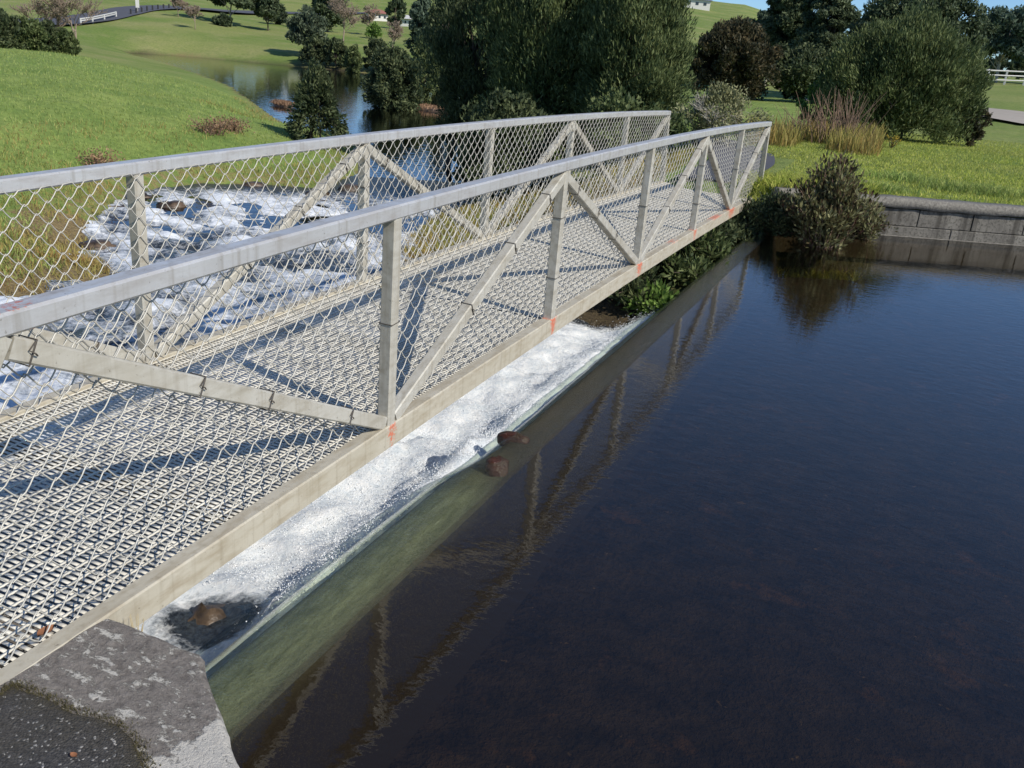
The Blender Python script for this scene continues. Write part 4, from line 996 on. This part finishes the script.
for i, (lab, x0, x1, yt, r_) in enumerate(bushes): tree('hedge_bush', lab, 'bush', x0, x1, yt, r_, M['leaf_olive' if i % 2 else 'leaf_dark'], 'bush', 7000, .2, 'hedge behind the meadow', seed=80+i, clumps=45)
for i, (lab, x0, x1, yt, r_, mt) in enumerate((('dark low bush on the far bank, leftmost of the row', 300, 330, 36, 88, 'leaf_dark'), ('dark low bush on the far bank, middle of the row', 322, 352, 38, 87, 'leaf_dark'), ('green low bush at the right of the row on the far bank', 344, 362, 42, 84, 'leaf_olive'),
    ('dark bush behind the islet bush on the far bank', 360, 392, 36, 86, 'leaf_dark'), ('dark bush filling the gap right of the islet bush', 430, 462, 44, 70, 'leaf_dark'))):
    tree('bank_bush', lab, 'bush', x0, x1, yt, r_, M[mt], 'bush', 6000, .28, 'bushes on the far bank', seed=90+i, clumps=40)
for i, (px, yt, r_) in enumerate(((224, 14, 118), (276, 10, 135), (396, -6, 150), (448, -10, 160), (132, -14, 210), (30, -20, 190), (8, -30, 200), (160, -26, 260), (210, -40, 240), (290, -30, 250), (345, -25, 260))):
    tree('distant_tree', 'small distant tree on the hillside beyond the lower pond', 'tree', px-11, px+11, yt, r_, M['leaf_euc' if i % 2 else 'leaf_euc2'], 'bush', 1500, .9, 'distant hillside trees', seed=120+i, clumps=20)
for i, (px, yt, r_) in enumerate(((740, 30, 180), (760, 28, 190), (812, 40, 150), (850, 30, 160), (1000, 55, 150), (1030, 50, 150))):
    tree('distant_tree', 'dark distant tree low on the skyline behind the right bank trees', 'tree', px-16, px+16, yt, r_, M['leaf_euc2'], 'bush', 2500, .8, 'skyline trees on the right', seed=140+i, clumps=25)

# road over the far slope, guard rail, bollards, sign
rd = [at(px, py, z) for px, py, z in ((60, 34, -.1), (88, 27.5, .1), (115, 23, .3))]
def on(px, r): a = azi(px, 15); return (CAM[0]+r*math.sin(a), CAM[1]+r*math.cos(a))
road_pts = [on(20, 98), on(60, 103), on(85, 108), (on(108, 116)), on(135, 128), on(170, 138), on(215, 146), on(280, 170), on(360, 190)]
struct(ribbon('road', road_pts, 4.6, M['road'], .12, 80))
gr = [on(80, 102.5), on(92, 105), on(104, 109), on(116, 114)]
x, y = gr[0]; g = empty('guard_rail', (x, y, float(terrain(x, y))), 'low white guard rail along the near side of the distant road bend', 'guard rail')
mb = MB(); pts = [[a-x, b-y, float(terrain(a, b))-float(terrain(x, y))+.55] for a, b in gr]
for q in (0, .18): mb.tube([[a, b, c_-q] for a, b, c_ in pts], .07, 6)
mb.build('rail', M['white'], g)
for a, b, c_ in pts: mb = MB(); mb.box((a, b, c_-.3), (.14, .14, .75), .01); mb.build('post', M['white'], g)
for i in range(8):
    px = 131+i*5.5; x, y = on(px, 119+i*2.2); mb = MB(); z = float(terrain(x, y))
    mb.tube([[0, 0, -.1], [0, 0, .6], [0, 0, .66]], [.10, .10, .06], 8); o = mb.build('bollard', M['black'])
    o.location = (x, y, z); tag(o, 'dark timber bollard in the row beside the distant road', 'bollard', 'bollards beside the distant road')
x, y = on(138, 124); s = empty('road_sign', (x, y, float(terrain(x, y))), 'small white sign board standing beside the distant road', 'sign')
mb = MB(); mb.box((0, 0, .95), (.42, .05, .9), .01); mb.build('board', M['white'], s); mb = MB(); mb.tube([[0, .04, -.2], [0, .04, 1.35]], .04, 8); mb.build('post', M['steel'], s)
s.rotation_euler = (0, 0, -azi(138))

# houses on the hill
def house(label, px, py, r, w, d, h, roofm, yaw_=0.):
    x, y = place(px, r, py); zg = zpix(px, py, r); zt = float(terrain(x, y)); zg = zt
    t = empty('house', (x, y, zg), label, 'house'); t.rotation_euler = (0, 0, -azi(px)+yaw_)
    mb = MB(); mb.box((0, 0, h/2-.5), (w, d, h+1), 0); mb.build('wall', M['housewall'], t)
    rh = h*.55; e = .5; mb = MB()
    V = [(-w/2-e, -d/2-e, h), (w/2+e, -d/2-e, h), (w/2+e, d/2+e, h), (-w/2-e, d/2+e, h), (-w/2+d*.3, 0, h+rh), (w/2-d*.3, 0, h+rh)]
    mb.add(V, [(0, 1, 5, 4), (1, 2, 5), (2, 3, 4, 5), (3, 0, 4), (3, 2, 1, 0)]); mb.build('roof', roofm, t)
    for xx in (-w*.3, 0, w*.3):
        mb = MB(); mb.box((xx, -d/2-.02, h*.55), (w*.11, .08, h*.35), 0); mb.build('window', M['glassdark'], t)
    return t
house('white house with a blue grey roof on the hill left of the round brown tree', 693, 27, 250, 6.5, 5, 1.9, M['roof_grey'], .1)
house('house with a red roof on the far hillside above the islet bush', 377, 20, 175, 3.2, 3, 1.2, M['roof_red'], .3)
house('pale house with a white roof on the far hillside right of the red roofed one', 407, 21, 160, 2.2, 2.5, 1.1, M['white'], -.2)
house('white house high on the far hillside at the top of the photo', 392, 4, 262, 8, 6, 2.2, M['roof_grey'], .2)
house('long white house on the hill above the gum trees at the top left', 300, 0, 230, 16, 8, 3, M['roof_grey'], 0.)

# white rail fence and gravel track on the right
fpts = [on(968, 84), on(985, 86), on(1003, 88), on(1022, 90), on(1042, 92), on(1062, 94)]
x, y = fpts[0]; z0_ = float(terrain(x, y)); fe = empty('rail_fence', (x, y, z0_), 'white three rail timber fence at the right edge behind the gravel track', 'fence')
pts = [[a-x, b-y, float(terrain(a, b))-z0_] for a, b in fpts]
for a, b, c_ in pts: mb = MB(); mb.box((a, b, c_+.55), (.16, .16, 1.25), .01); mb.build('post', M['white'], fe)
for hh in (.35, .72, 1.08):
    mb = MB()
    for (a, b, c_), (a2, b2, c2) in zip(pts[:-1], pts[1:]): mb.tube([[a, b-.1, c_+hh], [a2, b2-.1, c2+hh]], .055, 4)
    mb.build('rail', M['white'], fe)
struct(ribbon('gravel_track', [on(850, 47), on(905, 50), on(955, 53), on(1000, 51), on(1060, 47), on(1120, 44)], 5.5, M['gravel'], .04, 60))

# boulders in the rapids
bl = [(170, 206, .35), (300, 212, .30), (318, 196, .4), (228, 200, .22), (350, 190, .45), (95, 246, .32), (72, 214, .35), (118, 208, .3), (112, 300, .28), (60, 348, .35), (140, 196, .3), (255, 186, .35), (30, 372, .3), (92, 285, .25)]
for i, (px, py, s) in enumerate(bl):
    p = at(px, py, -1.45); z = float(wl(p[0], p[1])); p = at(px, py, z)
    rock('boulder', (p[0], p[1], z-.05), (s*.75, s*.6, s*.42), M['rock'], 'brown wet boulder along the edge of the white rapids beyond the far railing', 'boulder', 'brown boulders in the rapids', 200+i)
p = at(208, 616, -.68); rock('boulder', (p[0], p[1], -.745), (.10, .12, .10), M['rock'], 'olive brown rock breaking the foam just past the concrete abutment', 'boulder', None, 230)

# small litter
def leaf_obj(px, py, z, s, label, seed):
    p = at(px, py, z); rs = np.random.default_rng(seed); a = rs.random()*6
    V = []; n = 8
    for i in range(n):
        t = i/(n-1); w_ = math.sin(PI*t)**.7*.42*s
        for q in (-1, 0, 1): V.append([math.cos(a)*(t-.5)*s*1.3-math.sin(a)*q*w_, math.sin(a)*(t-.5)*s*1.3+math.cos(a)*q*w_, .004+abs(q)*s*.22+s*.3*(t-.5)**2])
    o = mk('fallen_leaf', V, grid_faces(n, 3), M['deadleaf'], None, True); o.location = (p[0], p[1], z); tag(o, label, 'leaf'); return o
leaf_obj(74, 757, .131, .018, 'small orange fallen leaf lying on the dark asphalt', 1)
leaf_obj(46, 634, .122, .045, 'curled brown dead leaf caught at the edge of the deck by the abutment', 2)
leaf_obj(205, 548, .116, .03, 'reddish dead leaf on the deck edge behind the wire mesh', 3)
p = at(137, 622, .10); t = empty('straw_tuft', (p[0], p[1], .05), 'few dry straw stalks sticking up between the concrete and the bottom chord', 'straw')
mb = MB()
for i in range(6): a = i*1.1; mb.tube([[math.cos(a)*.012, math.sin(a)*.012, 0], [math.cos(a)*.022, math.sin(a)*.022, .05+.008*i]], [.0018, .0008], 4)
mb.build('stalks', M['straw'], t)

# ------------------------------------------------------------------ light, sky, camera
SUN_AZ = R(180-75); SUN_EL = R(39)
wd_ = bpy.data.worlds.new('World'); scene.world = wd_; wd_.use_nodes = True; nt = wd_.node_tree; nt.nodes.clear()
sky = nt.nodes.new('ShaderNodeTexSky'); sky.sky_type = 'NISHITA'; sky.sun_disc = False; sky.sun_elevation = SUN_EL; sky.sun_rotation = SUN_AZ
sky.altitude = 100; sky.air_density = 1.0; sky.dust_density = .0; sky.ozone_density = 2.0
bg = nt.nodes.new('ShaderNodeBackground'); bg.inputs['Strength'].default_value = .125
ow = nt.nodes.new('ShaderNodeOutputWorld'); hs = nt.nodes.new('ShaderNodeHueSaturation'); hs.inputs['Saturation'].default_value = 1.15; nt.links.new(sky.outputs[0], hs.inputs['Color'])
mx = nt.nodes.new('ShaderNodeMix'); mx.data_type = 'RGBA'; mx.blend_type = 'MULTIPLY'; mx.inputs[0].default_value = 1; mx.inputs[7].default_value = (.98, .93, 1.08, 1)
tc = nt.nodes.new('ShaderNodeTexCoord'); sx = nt.nodes.new('ShaderNodeSeparateXYZ'); nt.links.new(tc.outputs['Generated'], sx.inputs[0])
mr = nt.nodes.new('ShaderNodeMapRange'); mr.inputs['From Min'].default_value = .0; mr.inputs['From Max'].default_value = .35; nt.links.new(sx.outputs[2], mr.inputs['Value'])
tm = nt.nodes.new('ShaderNodeMix'); tm.data_type = 'RGBA'; tm.inputs[6].default_value = (.43, .67, 1.06, 1); tm.inputs[7].default_value = (1.0, .95, 1.03, 1)
nt.links.new(mr.outputs[0], tm.inputs[0]); nt.links.new(tm.outputs[2], mx.inputs[7])
nt.links.new(hs.outputs[0], mx.inputs[6]); nt.links.new(mx.outputs[2], bg.inputs[0]); nt.links.new(bg.outputs[0], ow.inputs[0])
ld = bpy.data.lights.new('sun', 'SUN'); ld.energy = 5.0; ld.angle = R(.53); ld.color = (1, .95, .86)
lo = bpy.data.objects.new('sun', ld); COL.objects.link(lo)
from mathutils import Vector, Matrix
sd = Vector((math.sin(SUN_AZ)*math.cos(SUN_EL), math.cos(SUN_AZ)*math.cos(SUN_EL), math.sin(SUN_EL)))
lo.rotation_euler = sd.to_track_quat('Z', 'Y').to_euler()
cd = bpy.data.cameras.new('camera'); cam = bpy.data.objects.new('camera', cd); COL.objects.link(cam)
cd.sensor_fit = 'HORIZONTAL'; cd.sensor_width = 36; cd.lens = F*36/1024; cd.clip_start = .05; cd.clip_end = 3000
mw = Matrix.Identity(4)
for i in range(3): mw[i][0] = CR[i]; mw[i][1] = CU[i]; mw[i][2] = -fw[i]; mw[i][3] = CAM[i]
cam.matrix_world = mw; scene.camera = cam
scene.view_settings.view_transform = 'Standard'; scene.view_settings.look = 'None'; scene.view_settings.exposure = 0; scene.view_settings.gamma = 1
scene.render.engine = 'CYCLES'; scene.cycles.transparent_max_bounces = 12; scene.cycles.max_bounces = 8
